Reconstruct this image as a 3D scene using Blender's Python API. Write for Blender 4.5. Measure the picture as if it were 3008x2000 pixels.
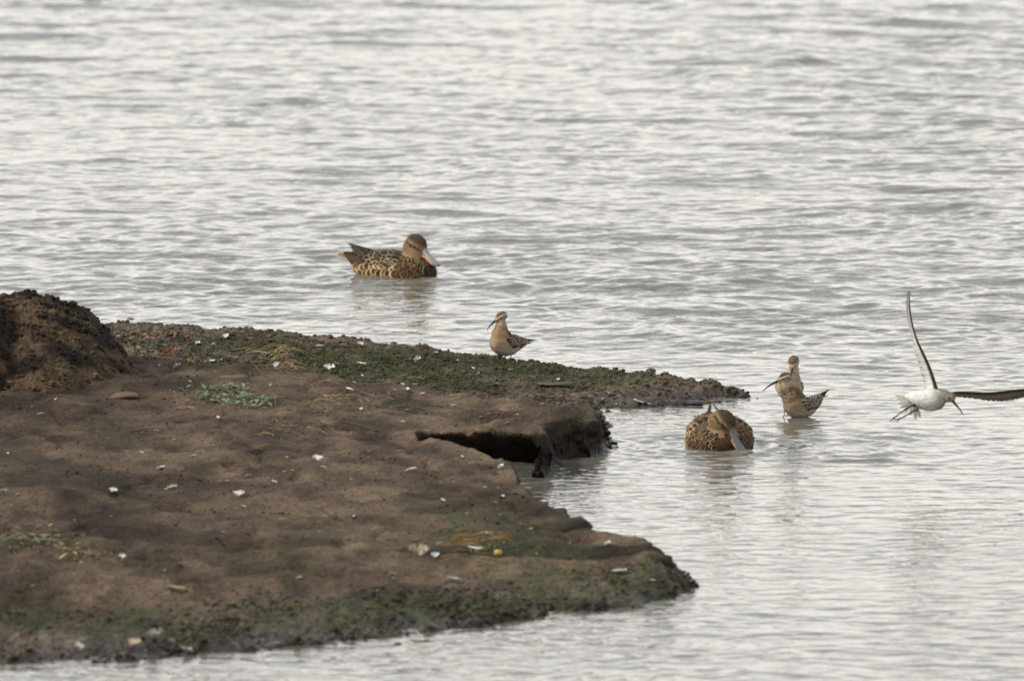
import bpy, bmesh, math, random
import numpy as np
from mathutils import Vector, Matrix
from mathutils.bvhtree import BVHTree

for o in list(bpy.data.objects):
    bpy.data.objects.remove(o)
S = bpy.context.scene
C = S.collection
random.seed(7)
RNG = np.random.default_rng(11)
R = math.radians

# ------------------------------------------------------------------ camera
CAM_H = 4.0
F_PX = 300 / 23.7 * 3008          # focal length in photograph pixels
PITCH = math.atan((2575 + 1000) / F_PX)
cam_d = bpy.data.cameras.new('camera')
cam = bpy.data.objects.new('camera', cam_d)
C.objects.link(cam)
cam.location = (0, 0, CAM_H)
cam.rotation_euler = (R(90) - PITCH, 0, 0)
cam_d.sensor_width = 23.7
cam_d.lens = 300
cam_d.clip_end = 6000
cam_d.dof.use_dof = True
cam_d.dof.focus_distance = 41.3
cam_d.dof.aperture_fstop = 5.6
S.camera = cam

# ------------------------------------------------------------------ light
SUN_DIR = Vector((-0.70, -0.24, 0.66)).normalized()     # towards the sun
S.world = bpy.data.worlds.new('World')
S.world.use_nodes = True
wn, wl = S.world.node_tree.nodes, S.world.node_tree.links
wn.clear()
wo = wn.new('ShaderNodeOutputWorld')
bg = wn.new('ShaderNodeBackground')
bg.inputs['Strength'].default_value = 0.12
sky = wn.new('ShaderNodeTexSky')
sky.sky_type = 'NISHITA'
sky.sun_disc = False
sky.sun_elevation = math.asin(SUN_DIR.z)
sky.sun_rotation = math.atan2(SUN_DIR.x, SUN_DIR.y)
tc = wn.new('ShaderNodeTexCoord')
mp = wn.new('ShaderNodeMapping'); mp.inputs['Scale'].default_value = (1.6, 1.6, 6.0)
nz = wn.new('ShaderNodeTexNoise'); nz.inputs['Scale'].default_value = 2.2; nz.inputs['Detail'].default_value = 6
cr = wn.new('ShaderNodeValToRGB')
cr.color_ramp.elements[0].position = 0.42; cr.color_ramp.elements[0].color = (4.0, 4.75, 5.8, 1)
cr.color_ramp.elements[1].position = 0.66; cr.color_ramp.elements[1].color = (13.2, 12.7, 11.8, 1)
mx = wn.new('ShaderNodeMix'); mx.data_type = 'RGBA'; mx.inputs[0].default_value = 0.93
wl.new(tc.outputs['Generated'], mp.inputs['Vector']); wl.new(mp.outputs[0], nz.inputs['Vector'])
sx = wn.new('ShaderNodeSeparateXYZ'); zr = wn.new('ShaderNodeValToRGB'); ma = wn.new('ShaderNodeMath'); ma.operation = 'MULTIPLY_ADD'
# overcast: warm bright horizon, bluer grey overhead; gradient shaped for contrast on the water
zr.color_ramp.elements[0].position = .06; zr.color_ramp.elements[0].color = (1, 1, 1, 1)
zr.color_ramp.elements[1].position = .32; zr.color_ramp.elements[1].color = (.12, .12, .12, 1)
e_ = zr.color_ramp.elements.new(.55); e_.color = (.1, .1, .1, 1)
e_ = zr.color_ramp.elements.new(.85); e_.color = (.2, .2, .2, 1)
wl.new(tc.outputs['Generated'], sx.inputs[0]); wl.new(sx.outputs['Z'], zr.inputs[0]); wl.new(zr.outputs[0], ma.inputs[0]); ma.inputs[1].default_value = .17
sb = wn.new('ShaderNodeMath'); sb.operation = 'SUBTRACT'; sb.inputs[1].default_value = .05
wl.new(nz.outputs[0], sb.inputs[0]); wl.new(sb.outputs[0], ma.inputs[2]); wl.new(ma.outputs[0], cr.inputs[0]); wl.new(sky.outputs[0], mx.inputs[6]); wl.new(cr.outputs[0], mx.inputs[7])
wl.new(mx.outputs[2], bg.inputs['Color']); wl.new(bg.outputs[0], wo.inputs['Surface'])

sd = bpy.data.lights.new('sun', 'SUN'); sd.energy = 3.2; sd.angle = R(9); sd.color = (1, .95, .87)
sun = bpy.data.objects.new('sun', sd); C.objects.link(sun)
sun.rotation_euler = SUN_DIR.to_track_quat('Z', 'Y').to_euler()

S.view_settings.view_transform = 'Standard'
S.view_settings.look = 'None'
S.view_settings.exposure = 0.0
S.view_settings.gamma = 1.0
S.view_settings.use_curve_mapping = False
S.render.engine = 'CYCLES'

# ------------------------------------------------------------------ helpers
CP, SP = math.cos(PITCH), math.sin(PITCH)
def ray(px, py):
    u = (px - 1504) / F_PX; v = (1000 - py) / F_PX
    return Vector((u, CP + v * SP, -SP + v * CP)).normalized()
def at(px, py, z=0.0):
    """point of the place seen at photograph pixel px, py that lies at height z"""
    d = ray(px, py); t = (z - CAM_H) / d.z
    return Vector((d.x * t, d.y * t, z))

TAB = RNG.random(65536)
def vn(x, y, s=0):
    xi = np.floor(x).astype(np.int64); yi = np.floor(y).astype(np.int64)
    fx = x - xi; fy = y - yi
    fx = fx * fx * (3 - 2 * fx); fy = fy * fy * (3 - 2 * fy)
    def h(a, b): return TAB[(a * 73856093 ^ b * 19349663 ^ (s * 83492791 + 1013)) & 65535]
    a = h(xi, yi); b = h(xi + 1, yi); c = h(xi, yi + 1); d = h(xi + 1, yi + 1)
    return (a * (1 - fx) + b * fx) * (1 - fy) + (c * (1 - fx) + d * fx) * fy
def fbm(x, y, s=0, o=4):
    r = 0; a = .5; t = 0
    for k in range(o):
        r = r + a * vn(x * 2 ** k + 17.3 * k, y * 2 ** k - 9.1 * k, s + k); t += a; a *= .5
    return r / t
def sstep(a, b, x):
    t = np.clip((x - a) / (b - a), 0, 1); return t * t * (3 - 2 * t)

def link(name, me, mat=None, parent=None, smooth=True):
    if mat: me.materials.append(mat)
    if smooth:
        me.polygons.foreach_set('use_smooth', [True] * len(me.polygons))
    o = bpy.data.objects.new(name, me); C.objects.link(o)
    if parent: o.parent = parent
    return o
def tag(o, label=None, cat=None, group=None, kind=None):
    if label: o['label'] = label
    if cat: o['category'] = cat
    if group: o['group'] = group
    if kind: o['kind'] = kind
    return o
def empty(name, loc, rot=(0, 0, 0)):
    o = bpy.data.objects.new(name, None); C.objects.link(o)
    o.location = loc; o.rotation_euler = rot; o.empty_display_size = .05
    return o
def mesh_grid(name, X, Y, Z):
    ny, nx = X.shape
    co = np.stack([X, Y, Z], -1).reshape(-1, 3).astype(np.float32)
    idx = np.arange(nx * ny).reshape(ny, nx)
    q = np.stack([idx[:-1, :-1], idx[:-1, 1:], idx[1:, 1:], idx[1:, :-1]], -1).reshape(-1, 4)
    me = bpy.data.meshes.new(name)
    me.vertices.add(len(co)); me.vertices.foreach_set('co', co.ravel())
    me.loops.add(q.size); me.loops.foreach_set('vertex_index', q.ravel().astype(np.int32))
    me.polygons.add(len(q)); me.polygons.foreach_set('loop_start', np.arange(0, q.size, 4, dtype=np.int32))
    me.update(calc_edges=True); me.validate()
    return me, co, q
def set_col(me, cols, name='Col'):
    a = me.color_attributes.new(name, 'FLOAT_COLOR', 'POINT')
    c = np.ones((len(me.vertices), 4), np.float32); c[:, :3] = np.asarray(cols, np.float32)[:, :3]
    a.data.foreach_set('color', c.ravel())

# ---- materials
def principled(name):
    m = bpy.data.materials.new(name); m.use_nodes = True
    nt = m.node_tree
    return m, nt.nodes, nt.links, nt.nodes['Principled BSDF']
def mat_attr(name, rough=.75, noise_scale=300, vary=.35, bump=.3, bdist=.0006, spec=.06, stretch=(1, 1, 1)):
    """colour of the thing itself stored per vertex, with fine procedural variation and relief"""
    m, n, l, b = principled(name)
    a = n.new('ShaderNodeAttribute'); a.attribute_name = 'Col'
    t = n.new('ShaderNodeTexCoord'); mpn = n.new('ShaderNodeMapping'); mpn.inputs['Scale'].default_value = stretch
    z = n.new('ShaderNodeTexNoise'); z.inputs['Scale'].default_value = noise_scale; z.inputs['Detail'].default_value = 3
    r = n.new('ShaderNodeMapRange'); r.inputs['From Min'].default_value = .3; r.inputs['From Max'].default_value = .7
    r.inputs['To Min'].default_value = 1 - vary; r.inputs['To Max'].default_value = 1 + vary
    v = n.new('ShaderNodeVectorMath'); v.operation = 'SCALE'
    bp = n.new('ShaderNodeBump'); bp.inputs['Strength'].default_value = bump; bp.inputs['Distance'].default_value = bdist
    l.new(t.outputs['Object'], mpn.inputs['Vector']); l.new(mpn.outputs[0], z.inputs['Vector'])
    l.new(z.outputs[0], r.inputs['Value']); l.new(a.outputs['Color'], v.inputs[0]); l.new(r.outputs[0], v.inputs['Scale'])
    l.new(v.outputs[0], b.inputs['Base Color']); l.new(z.outputs[0], bp.inputs['Height']); l.new(bp.outputs[0], b.inputs['Normal'])
    b.inputs['Roughness'].default_value = rough; b.inputs['Specular IOR Level'].default_value = spec
    return m
def mat_plain(name, col, rough=.6, vary=.2, scale=200, spec=.4, trans=0):
    m, n, l, b = principled(name)
    t = n.new('ShaderNodeTexCoord'); z = n.new('ShaderNodeTexNoise'); z.inputs['Scale'].default_value = scale
    r = n.new('ShaderNodeValToRGB')
    r.color_ramp.elements[0].position = .3; r.color_ramp.elements[0].color = (*[c * (1 - vary) for c in col], 1)
    r.color_ramp.elements[1].position = .7; r.color_ramp.elements[1].color = (*[min(1, c * (1 + vary)) for c in col], 1)
    l.new(t.outputs['Object'], z.inputs['Vector']); l.new(z.outputs[0], r.inputs[0]); l.new(r.outputs[0], b.inputs['Base Color'])
    b.inputs['Roughness'].default_value = rough; b.inputs['Specular IOR Level'].default_value = spec
    return m

# ================================================================== GROUND
# shoreline of the mud spit: (px, py, z at which that pixel was read, push-away dy, bank width w, undercut)
def sp(px, py, z, dy, w, u=0.0):
    p = at(px, py, z); return (p.x, p.y + dy, w, u)
SH = [sp(-1500, 2010, 0, 0, 1.2), sp(-700, 1985, 0, 0, 1.2), sp(0, 1950, 0, 0, 1.2), sp(300, 1946, 0, 0, 1.2), sp(600, 1925, 0, 0, 1.2),
      sp(900, 1893, 0, 0, 1.1), sp(1150, 1868, 0, 0, 1.1), sp(1400, 1838, 0, 0, 1.0), sp(1650, 1800, 0, 0, .9),
      sp(1850, 1780, 0, 0, .8), sp(1960, 1755, 0, 0, .6), sp(2035, 1725, 0, 0, .28),
      sp(2040, 1708, .015, .03, .13), sp(1985, 1672, .03, .03, .07, .02), sp(1963, 1640, .05, .03, .06, .05),
      sp(1935, 1622, .055, .04, .05, .05), sp(1880, 1608, .055, .06, .07, .02),
      sp(1800, 1597, .055, .06, .08), sp(1728, 1576, .055, .05, .06, .05), sp(1715, 1548, .065, .05, .05, .06),
      sp(1680, 1522, .07, .05, .05, .05), sp(1640, 1500, .07, .05, .07), sp(1590, 1463, .065, .05, .07, .03),
      sp(1548, 1408, .065, .05, .06, .05), sp(1505, 1372, .075, .05, .05, .05), sp(1430, 1336, .085, .05, .05, .05),
      sp(1340, 1305, .09, .05, .05, .03), sp(1262, 1288, .092, .05, .05, .02),
      sp(1258, 1268, .095, -.03, .05, .05), sp(1330, 1258, .1, -.06, .04, .11), sp(1420, 1260, .1, -.06, .04, .14),
      sp(1500, 1270, .1, -.06, .04, .14), sp(1560, 1404, 0, 0, .045, .03), sp(1605, 1404, 0, 0, .04, .02), sp(1636, 1392, 0, 0, .04, .02),
      sp(1646, 1356, 0, 0, .06, .02), sp(1700, 1350, 0, 0, .14, .03), sp(1765, 1344, 0, 0, .12, .04), sp(1806, 1334, 0, 0, .07, .05),
      sp(1813, 1300, 0, 0, .07, .02), sp(1797, 1262, 0, 0, .09, .014), sp(1775, 1230, 0, 0, .12, .014), sp(1778, 1205, 0, 0, .3),
      sp(1850, 1198, 0, 0, .45), sp(1950, 1193, 0, 0, .45), sp(2050, 1189, 0, 0, .4), sp(2150, 1178, 0, 0, .3), sp(2207, 1167, 0, 0, .2),
      sp(2203, 1158, .005, .04, .2), sp(2150, 1139, .02, .08, .2), sp(2050, 1114, .03, .1, .2), sp(1950, 1099, .035, .12, .18), sp(1880, 1089, .04, .12, .17),
      sp(1750, 1075, .045, .13, .16), sp(1600, 1056, .045, .13, .16), sp(1400, 1033, .045, .14, .16), sp(1200, 1009, .045, .14, .16),
      sp(1000, 986, .045, .14, .16), sp(760, 968, .045, .14, .16), sp(500, 953, .05, .14, .16), sp(300, 943, .055, .14, .16),
      sp(0, 928, .06, .14, .16), sp(-700, 895, .06, .14, .16), sp(-1500, 860, .06, .14, .16)]
SHP = np.array(SH)

def shore(X, Y):
    """returns inside mask, profile 0..1, signed distance (+ inside), undercut vector"""
    n = len(SHP); shp = X.shape
    x = X.ravel(); y = Y.ravel()
    ins = np.zeros(x.shape, bool); prof = np.ones(x.shape); dmin = np.full(x.shape, 1e9)
    ux = np.zeros(x.shape); uy = np.zeros(x.shape); uu = np.zeros(x.shape)
    for i in range(n):
        ax, ay, aw, au = SHP[i]; bx, by, bw, bu = SHP[(i + 1) % n]
        dx, dy = bx - ax, by - ay
        t = np.clip(((x - ax) * dx + (y - ay) * dy) / (dx * dx + dy * dy), 0, 1)
        qx = x - (ax + t * dx); qy = y - (ay + t * dy)
        d = np.sqrt(qx * qx + qy * qy); w = aw + (bw - aw) * t
        k = np.clip(d / w, 0, 1); k = np.where(w > .25, .5 * (1 - (1 - k) ** 1.7) + .5 * k * k * (3 - 2 * k), np.sin(k * math.pi / 2) ** .8)
        prof = np.minimum(prof, k)
        m = d < dmin
        dmin = np.where(m, d, dmin)
        u = (au + (bu - au) * t)
        dd = np.maximum(d, 1e-5)
        ux = np.where(m, qx / dd, ux); uy = np.where(m, qy / dd, uy); uu = np.where(m, u, uu)
        if dy != 0:
            c = ((ay > y) != (by > y)) & (x < (bx - ax) * (y - ay) / dy + ax)
            ins ^= c
    sgn = np.where(ins, 1, -1)
    return ins.reshape(shp), prof.reshape(shp), (dmin * sgn).reshape(shp), (ux * sgn).reshape(shp), (uy * sgn).reshape(shp), uu.reshape(shp)

# the step where the smooth plateau drops to the low algae flat behind it
def edge_line(x):
    px = [-3.5, -1.6, -1.0, -.51, -.105, .12, .224, .6]
    py = [41.9, 41.35, 40.9, 40.2, 39.78, 39.45, 39.15, 38.6]
    return np.interp(x, px, py)

def ground_height(X, Y):
    wob = .03 * (fbm(X * 6, Y * 6, 5, 3) - .5)
    ins, prof, d, ux, uy, uu = shore(X + wob, Y + wob * 3)
    el = edge_line(X) + .25 * (fbm(X * 3, Y * .8, 31, 3) - .5)
    k = sstep(-.02, .32, Y - el)
    plate = .098 + .025 * (fbm(X * 1.1, Y * .7, 3, 3) - .5)
    flat = .032 + .012 * sstep(40.6, 43, Y) + .012 * (fbm(X * 2, Y * 1.1, 9, 3) - .5)
    cap = plate * (1 - k) + flat * k
    lob = np.exp(-(((X - .17) / .16) ** 2 + ((Y - 39.05) / .35) ** 2)); cap = cap + .018 * lob
    pb = at(1570, 1300, .1); cap = cap + .034 * np.exp(-((X - pb.x + .05) / .17) ** 2 - ((Y - pb.y) / .3) ** 2)
    pe = at(1450, 1350, .08); cap = cap - .018 * np.exp(-((X - pe.x) / .14) ** 2 - ((Y - pe.y + .1) / .25) ** 2)
    z = cap * prof
    z = np.where(ins, z, -np.minimum(-d * .45, .14) - .002)
    return z, ins, prof, d, ux, uy, uu, k

gx = np.concatenate([np.arange(-3.3, -2.15, .03), np.arange(-2.15, .82, .0072)])
gy = np.concatenate([np.arange(32.4, 33.3, .03), np.arange(33.3, 44.0, .0125), np.arange(44.0, 46, .05)])
X, Y = np.meshgrid(gx, gy)
Z, ins, prof, dist, ux, uy, uu, kfar = ground_height(X, Y)
DIST0 = dist.copy()
# clods and crumbs
rough_far = sstep(.0, .35, kfar) 
shore_r = sstep(.75, .15, prof) * (prof > 0)
n1 = fbm(X * 45, Y * 30, 21, 3); n2 = fbm(X * 14, Y * 9, 22, 3); n3 = fbm(X * 5, Y * 3.2, 23, 3); n4 = vn(X * 90, Y * 60, 24)
amp = .35 + .9 * rough_far + 1.5 * sstep(.75, .1, prof)
Zr = (np.abs(n1 - .5) * -2 + .5) * .007 * amp + (n2 - .5) * .026 * (.6 + .5 * amp) + (n3 - .5) * .018 + (n4 - .5) * .003 * amp
Zr *= sstep(-.6, .04, dist)
Zr += .034 * (fbm(X * 8, Y * 4.5, 27, 3) - .5) * sstep(.5, .02, prof) * (uu < .01) * (dist > -.6)
# scuffs, footprints and clod ridges on the plateau
rid = 1 - np.abs(fbm(X * 2.3 + Y * .35, Y * 1.3, 40, 4) - .5) * 2
Zr += np.where(ins, (sstep(.93, .995, rid)) * -.012 * (1 - rough_far) * prof, 0)
for (px, py, hh, sx, sy) in [(370, 1165, .028, .05, .14), (690, 1110, .02, .05, .12), (540, 1195, .016, .03, .1), (650, 1400, -.015, .1, .2), (60, 1500, .03, .16, .25),
                             (230, 1490, .02, .12, .3), (1905, 1690, .012, .07, .3), (1640, 1335, .0, .1, .1), (60, 1640, .03, .12, .3), (100, 1720, .025, .14, .25),
                             (1720, 1230, .012, .08, .3), (450, 1700, .008, .3, .4), (250, 1230, .02, .1, .2), (120, 1580, .015, .2, .1), (1480, 1370, .02, .03, .1),
                             (1510, 1385, .018, .035, .12), (1690, 1535, .036, .045, .12), (1690, 1590, -.05, .045, .07), (1915, 1640, .030, .05, .12), (1925, 1685, -.035, .045, .07), (1600, 1250, .012, .1, .1), (1530, 1100, .008, .12, .2), (1600, 1150, .01, .12, .25), (1720, 1120, .006, .1, .3)]:
    p = at(px, py, .08)
    Zr += hh * np.exp(-((X - p.x) / sx) ** 2 - ((Y - p.y) / sy) ** 2) * (.7 + .6 * n2)
Z = Z + Zr * np.where(ins, 1, .8)
# undercut banks: pull the foot of the bank inwards
hfrac = np.clip(Z / .10, -.4, 1)
pull = 1.15 * uu * np.where(ins, np.clip(1 - prof, 0, 1), np.exp(dist / .12))
Xd = X + ux * pull; Yd = Y + uy * pull
face = (uu > .01) * np.clip(1 - np.abs(prof - .5) * 2, 0, 1) * ins
Xd += face * .03 * (fbm(X * 20, Z * 60, 51, 3) - .5); Yd += face * .09 * (fbm(X * 25 + Y * 9, Z * 70, 52, 3) - .5)
me, gco, gq = mesh_grid('ground', Xd, Yd, Z)
# colour of the mud itself: brown silt, grey-brown wet crumbs, green algae film; undercut bank faces also carry painted shade
px_map = lambda px, py, z=.05: at(px, py, z)
green = np.zeros_like(X)
def blob(px, py, sx, sy, a, z=.05):
    p = at(px, py, z); return a * np.exp(-((X - p.x) / sx) ** 2 - ((Y - p.y) / sy) ** 2)
for b in [(1050, 1080, .35, .5, 1.0, .04), (820, 1060, .22, .35, .7, .04), (1250, 1100, .25, .35, .9, .04), (1450, 1110, .25, .35, .7, .03), (1650, 1115, .22, .3, .65, .03),
          (1850, 1130, .16, .25, .5, .02), (1350, 1060, .25, .3, .55, .04), (600, 1000, .3, .35, .45, .05),
          (1700, 1670, .25, .25, .5, .08), (1300, 1540, .28, .45, .38, .09), (1500, 1590, .22, .35, .35, .09), (1150, 1180, .18, .25, .25, .1), (1650, 1200, .12, .3, .35, .1),
          (60, 1600, .12, .2, .6, .1), (900, 1640, .4, .3, .25, .1)]:
    green += blob(*b)
# algae band along the near shore
gp = np.interp(X, [at(a, b, .035).x for a, b in [(-700, 1870), (0, 1845), (300, 1840), (700, 1825), (1000, 1800), (1300, 1775), (1600, 1752), (1900, 1715)]],
               [at(a, b, .035).y for a, b in [(-700, 1870), (0, 1845), (300, 1840), (700, 1825), (1000, 1800), (1300, 1775), (1600, 1752), (1900, 1715)]])
band = np.exp(-((Y - gp + .03) / .18) ** 2) * (1.25 - .55 * sstep(-.6, .6, X))
green += band * 1.15
gn = fbm(X * 7, Y * 2.6, 61, 4); gn2 = fbm(X * 40, Y * 22, 65, 3)
green = np.clip(green * (.35 + 1.3 * sstep(.32, .62, gn)) * (.45 + 1.1 * sstep(.35, .6, gn2)), 0, 1)
br = fbm(X * 2.2, Y * 1.2, 71, 4); fine = fbm(X * 60, Y * 40, 75, 3); mid = fbm(X * 12, Y * 5, 77, 3)
dry = np.array([.150, .112, .078]); dark = np.array([.085, .061, .043]); grey = np.array([.125, .104, .090]); gr = np.array([.026, .036, .017]); gr2 = np.array([.068, .082, .029])
c = dark + (dry - dark) * sstep(.3, .65, br * .55 + mid * .45)[..., None]
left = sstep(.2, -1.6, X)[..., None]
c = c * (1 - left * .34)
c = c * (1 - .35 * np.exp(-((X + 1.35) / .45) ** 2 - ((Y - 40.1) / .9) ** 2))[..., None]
fg = np.clip(rough_far * .8 + sstep(.7, .3, prof), 0, 1)[..., None]
c = c * (1 - fg) + grey * fg * (.55 + .9 * fine)[..., None]
bank_shade = np.clip((uu > .015) * sstep(1.0, .95, prof) * ins + (uu > .015) * (~ins), 0, 1)[..., None] * (.85 + .15 * mid)[..., None]
c = c * (1 - bank_shade) + np.array([.026, .019, .013]) * bank_shade  # overhang shade painted into the dark wet mud of the bank faces
c = c * (.62 + .76 * fine)[..., None]
c = c * (.80 + .40 * sstep(.3, .7, mid))[..., None]
sm = fbm(X * 5 + Y * .8, Y * 1.9, 83, 4); c = c * (1 - .42 * sstep(.52, .68, sm))[..., None]
c = c * (1 + .22 * sstep(.5, .3, fbm(X * 3, Y * 2.2, 85, 3)))[..., None]
gc = gr + (gr2 - gr) * sstep(.35, .65, gn2)[..., None]
c = c * (1 - green[..., None] * .75) + gc * green[..., None] * .75
wet = sstep(.030, .004, Z)
c = c * np.array([.77, .71, .635])
c = c * (1 - .5 * wet)[..., None]
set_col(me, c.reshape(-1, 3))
wa = me.attributes.new('wet', 'FLOAT', 'POINT'); wa.data.foreach_set('value', np.clip(wet + .12 * fg[..., 0], 0, 1).ravel().astype(np.float32))
m, n, l, b = principled('mud')
a = n.new('ShaderNodeAttribute'); a.attribute_name = 'Col'; aw = n.new('ShaderNodeAttribute'); aw.attribute_name = 'wet'
t = n.new('ShaderNodeTexCoord'); z1 = n.new('ShaderNodeTexNoise'); z1.inputs['Scale'].default_value = 70; z1.inputs['Detail'].default_value = 6
z2 = n.new('ShaderNodeTexVoronoi'); z2.inputs['Scale'].default_value = 95
r1 = n.new('ShaderNodeMapRange'); r1.inputs['From Min'].default_value = .3; r1.inputs['From Max'].default_value = .7; r1.inputs['To Min'].default_value = .65; r1.inputs['To Max'].default_value = 1.35
v = n.new('ShaderNodeVectorMath'); v.operation = 'SCALE'
mr = n.new('ShaderNodeMapRange'); mr.inputs['To Min'].default_value = .85; mr.inputs['To Max'].default_value = .28
bp = n.new('ShaderNodeBump'); bp.inputs['Strength'].default_value = .9; bp.inputs['Distance'].default_value = .007
ad = n.new('ShaderNodeMath'); ad.operation = 'SUBTRACT'
l.new(t.outputs['Object'], z1.inputs['Vector']); l.new(t.outputs['Object'], z2.inputs['Vector'])
l.new(z1.outputs[0], r1.inputs['Value']); l.new(a.outputs['Color'], v.inputs[0]); l.new(r1.outputs[0], v.inputs['Scale']); l.new(v.outputs[0], b.inputs['Base Color'])
l.new(aw.outputs['Fac'], mr.inputs['Value']); l.new(mr.outputs[0], b.inputs['Roughness'])
l.new(z1.outputs[0], ad.inputs[0]); l.new(z2.outputs['Distance'], ad.inputs[1]); l.new(ad.outputs[0], bp.inputs['Height']); l.new(bp.outputs[0], b.inputs['Normal'])
b.inputs['Specular IOR Level'].default_value = .12
MUD = m
ground = link('ground', me, MUD); ground['kind'] = 'structure'
GB = BVHTree.FromPolygons([Vector(p) for p in gco.tolist()], gq.tolist())
def hit(px, py):
    """where the sight line of a photograph pixel meets the mud (None over water)"""
    loc, nor, i, dd = GB.ray_cast(Vector((0, 0, CAM_H)), ray(px, py))
    return (loc, nor) if loc is not None and loc.z > -.005 else (None, None)
def drop(x, y):
    loc, nor, i, dd = GB.ray_cast(Vector((x, y, 1)), Vector((0, 0, -1)))
    return (loc, nor) if loc is not None else (Vector((x, y, 0)), Vector((0, 0, 1)))

# ---- earth mound at the left, nearer than the algae flat
def make_mound(name, cx, cy, rx, ry, h, seed):
    nu, nv = 260, 130
    U, V = np.meshgrid(np.linspace(0, 2 * math.pi, nu), np.linspace(0, 1, nv))
    rr = V
    fr_ = np.clip(-np.sin(U), 0, 1); prof_ = np.clip(1 - rr ** (2.3 - .6 * fr_), 0, 1) ** (.62 + .75 * fr_)
    bump = 1 + .22 * (fbm(np.cos(U) * 2 * rr + 5, np.sin(U) * 2 * rr + 5, seed, 3) - .5)
    xx = cx + np.cos(U) * rr * rx * bump; yy = cy + np.sin(U) * rr * ry * bump
    zz = .05 + h * prof_ * (.85 + .3 * fbm(xx * 6, yy * 5, seed + 3, 3)) + .042 * (fbm(xx * 20, yy * 14, seed + 5, 4) - .5) + .012 * (vn(xx * 90, yy * 70, seed + 8) - .5)
    zz = np.where(rr > .97, zz - .05, zz)
    xx[:, -1] = xx[:, 0]; yy[:, -1] = yy[:, 0]; zz[:, -1] = zz[:, 0]
    me, co, q = mesh_grid(name, xx, yy, zz)
    f = fbm(xx * 35, yy * 22 + zz * 30, seed + 9, 4)
    g = fbm(xx * 8, zz * 12 + yy * 5, seed + 12, 3)
    cc = np.array([.017, .012, .008]) + (np.array([.080, .053, .030]) - np.array([.017, .012, .008])) * sstep(.42, .70, g)[..., None]
    cc = cc * (.55 + .9 * f)[..., None]
    set_col(me, cc.reshape(-1, 3))
    wa = me.attributes.new('wet', 'FLOAT', 'POINT')
    MOUNDS.append((co, cc.reshape(-1, 3)))
    o = link(name, me, MUD); return o
MOUNDS = []
pm = at(120, 1130, .08)
mound = make_mound('earth_mound', pm.x - .07, pm.y + .28, .35, .80, .27, 201)
tag(mound, kind='structure')
pm2 = at(-160, 1140, .08)
mound2 = make_mound('earth_mound', pm2.x, pm2.y + .1, .26, .7, .34, 233)
tag(mound2, kind='structure')

# ================================================================== WATER
wx = np.concatenate([-np.geomspace(2500, 3.2, 22), np.arange(-3.1, -2.35, .03), np.arange(-2.35, 2.35, .0095), np.arange(2.36, 3.1, .03), np.geomspace(3.2, 2500, 22)])
ystep = [32.3]
while ystep[-1] < 64:
    yy = ystep[-1]; ystep.append(yy + (.0155 if yy < 43 else .0155 + (yy - 43) * .0014))
wy = np.concatenate([-np.geomspace(2500, 5, 14), np.linspace(0, 32, 24), np.array(ystep), np.geomspace(65, 2500, 24)])
WX, WY = np.meshgrid(wx, wy)
WZ = np.zeros_like(WX)
_, _, wdist, _, _, _ = (None,) * 6
sub = (np.abs(WX) < 3.4) & (WY > 31) & (WY < 66)
xs, ys = WX[sub], WY[sub]
i_, p_, ds, _, _, _ = shore(xs, ys)
ds = -ds
# how ruffled the water is: open and windy behind the spit, sheltered in its lee
lee_y = 41.9 - .35 * xs
ruf = sstep(-1.6, 2.6, ys - lee_y) * .86 + .14
ruf += .28 * sstep(35.2, 33.2, ys)
patch = fbm(xs * .5 + 3, ys * .16, 301, 3)
ruf *= .72 + .56 * sstep(.3, .7, patch)
ruf *= .25 + .75 * sstep(0, .5, ds)
for (cx_, cy_, rx_, ry_, am_) in [(-.42, 44.2, .35, .7, .62), (.64, 38.6, .3, .5, .4), (.88, 39.5, .25, .5, .4)]:
    ruf *= 1 - am_ * np.exp(-((xs - cx_) / rx_) ** 2 - ((ys - cy_) / ry_) ** 2)
h = np.zeros_like(xs)
WA = xs + .30 * (fbm(xs * 1.6, ys * .9, 311, 3) - .5); WB = ys + .55 * (fbm(xs * 1.4 + 9, ys * .8, 315, 3) - .5)
gust = .55 + .9 * fbm(xs * 2.6, ys * 1.1, 320, 3)
nw = 170
for k in range(nw):
    lam = .045 * (1.1 / .045) ** ((k + random.random()) / nw)
    th = random.gauss(R(-100), R(34)) if k % 3 else random.uniform(0, 2 * math.pi)
    if lam < .14: th = random.gauss(R(-90), R(30))
    kx, ky = math.cos(th) * 2 * math.pi / lam, math.sin(th) * 2 * math.pi / lam
    slope = .0125 * (1.2 if lam < .13 else (.9 if lam < .25 else .60))
    big = 1.0 if lam < .25 else None
    a_ = slope / (2 * math.pi / lam)
    warp = .12 * lam * np.sin(xs * 3.1 / lam * .13 + k) 
    w_ = ruf if lam > .2 else .38 + .75 * np.clip(ruf, 0, 1.3)
    h += a_ * w_ * (gust if lam < .2 else 1) * np.sin(kx * (WA + warp) + ky * WB + random.uniform(0, 6.28))
# sharpen crests a little

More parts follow.
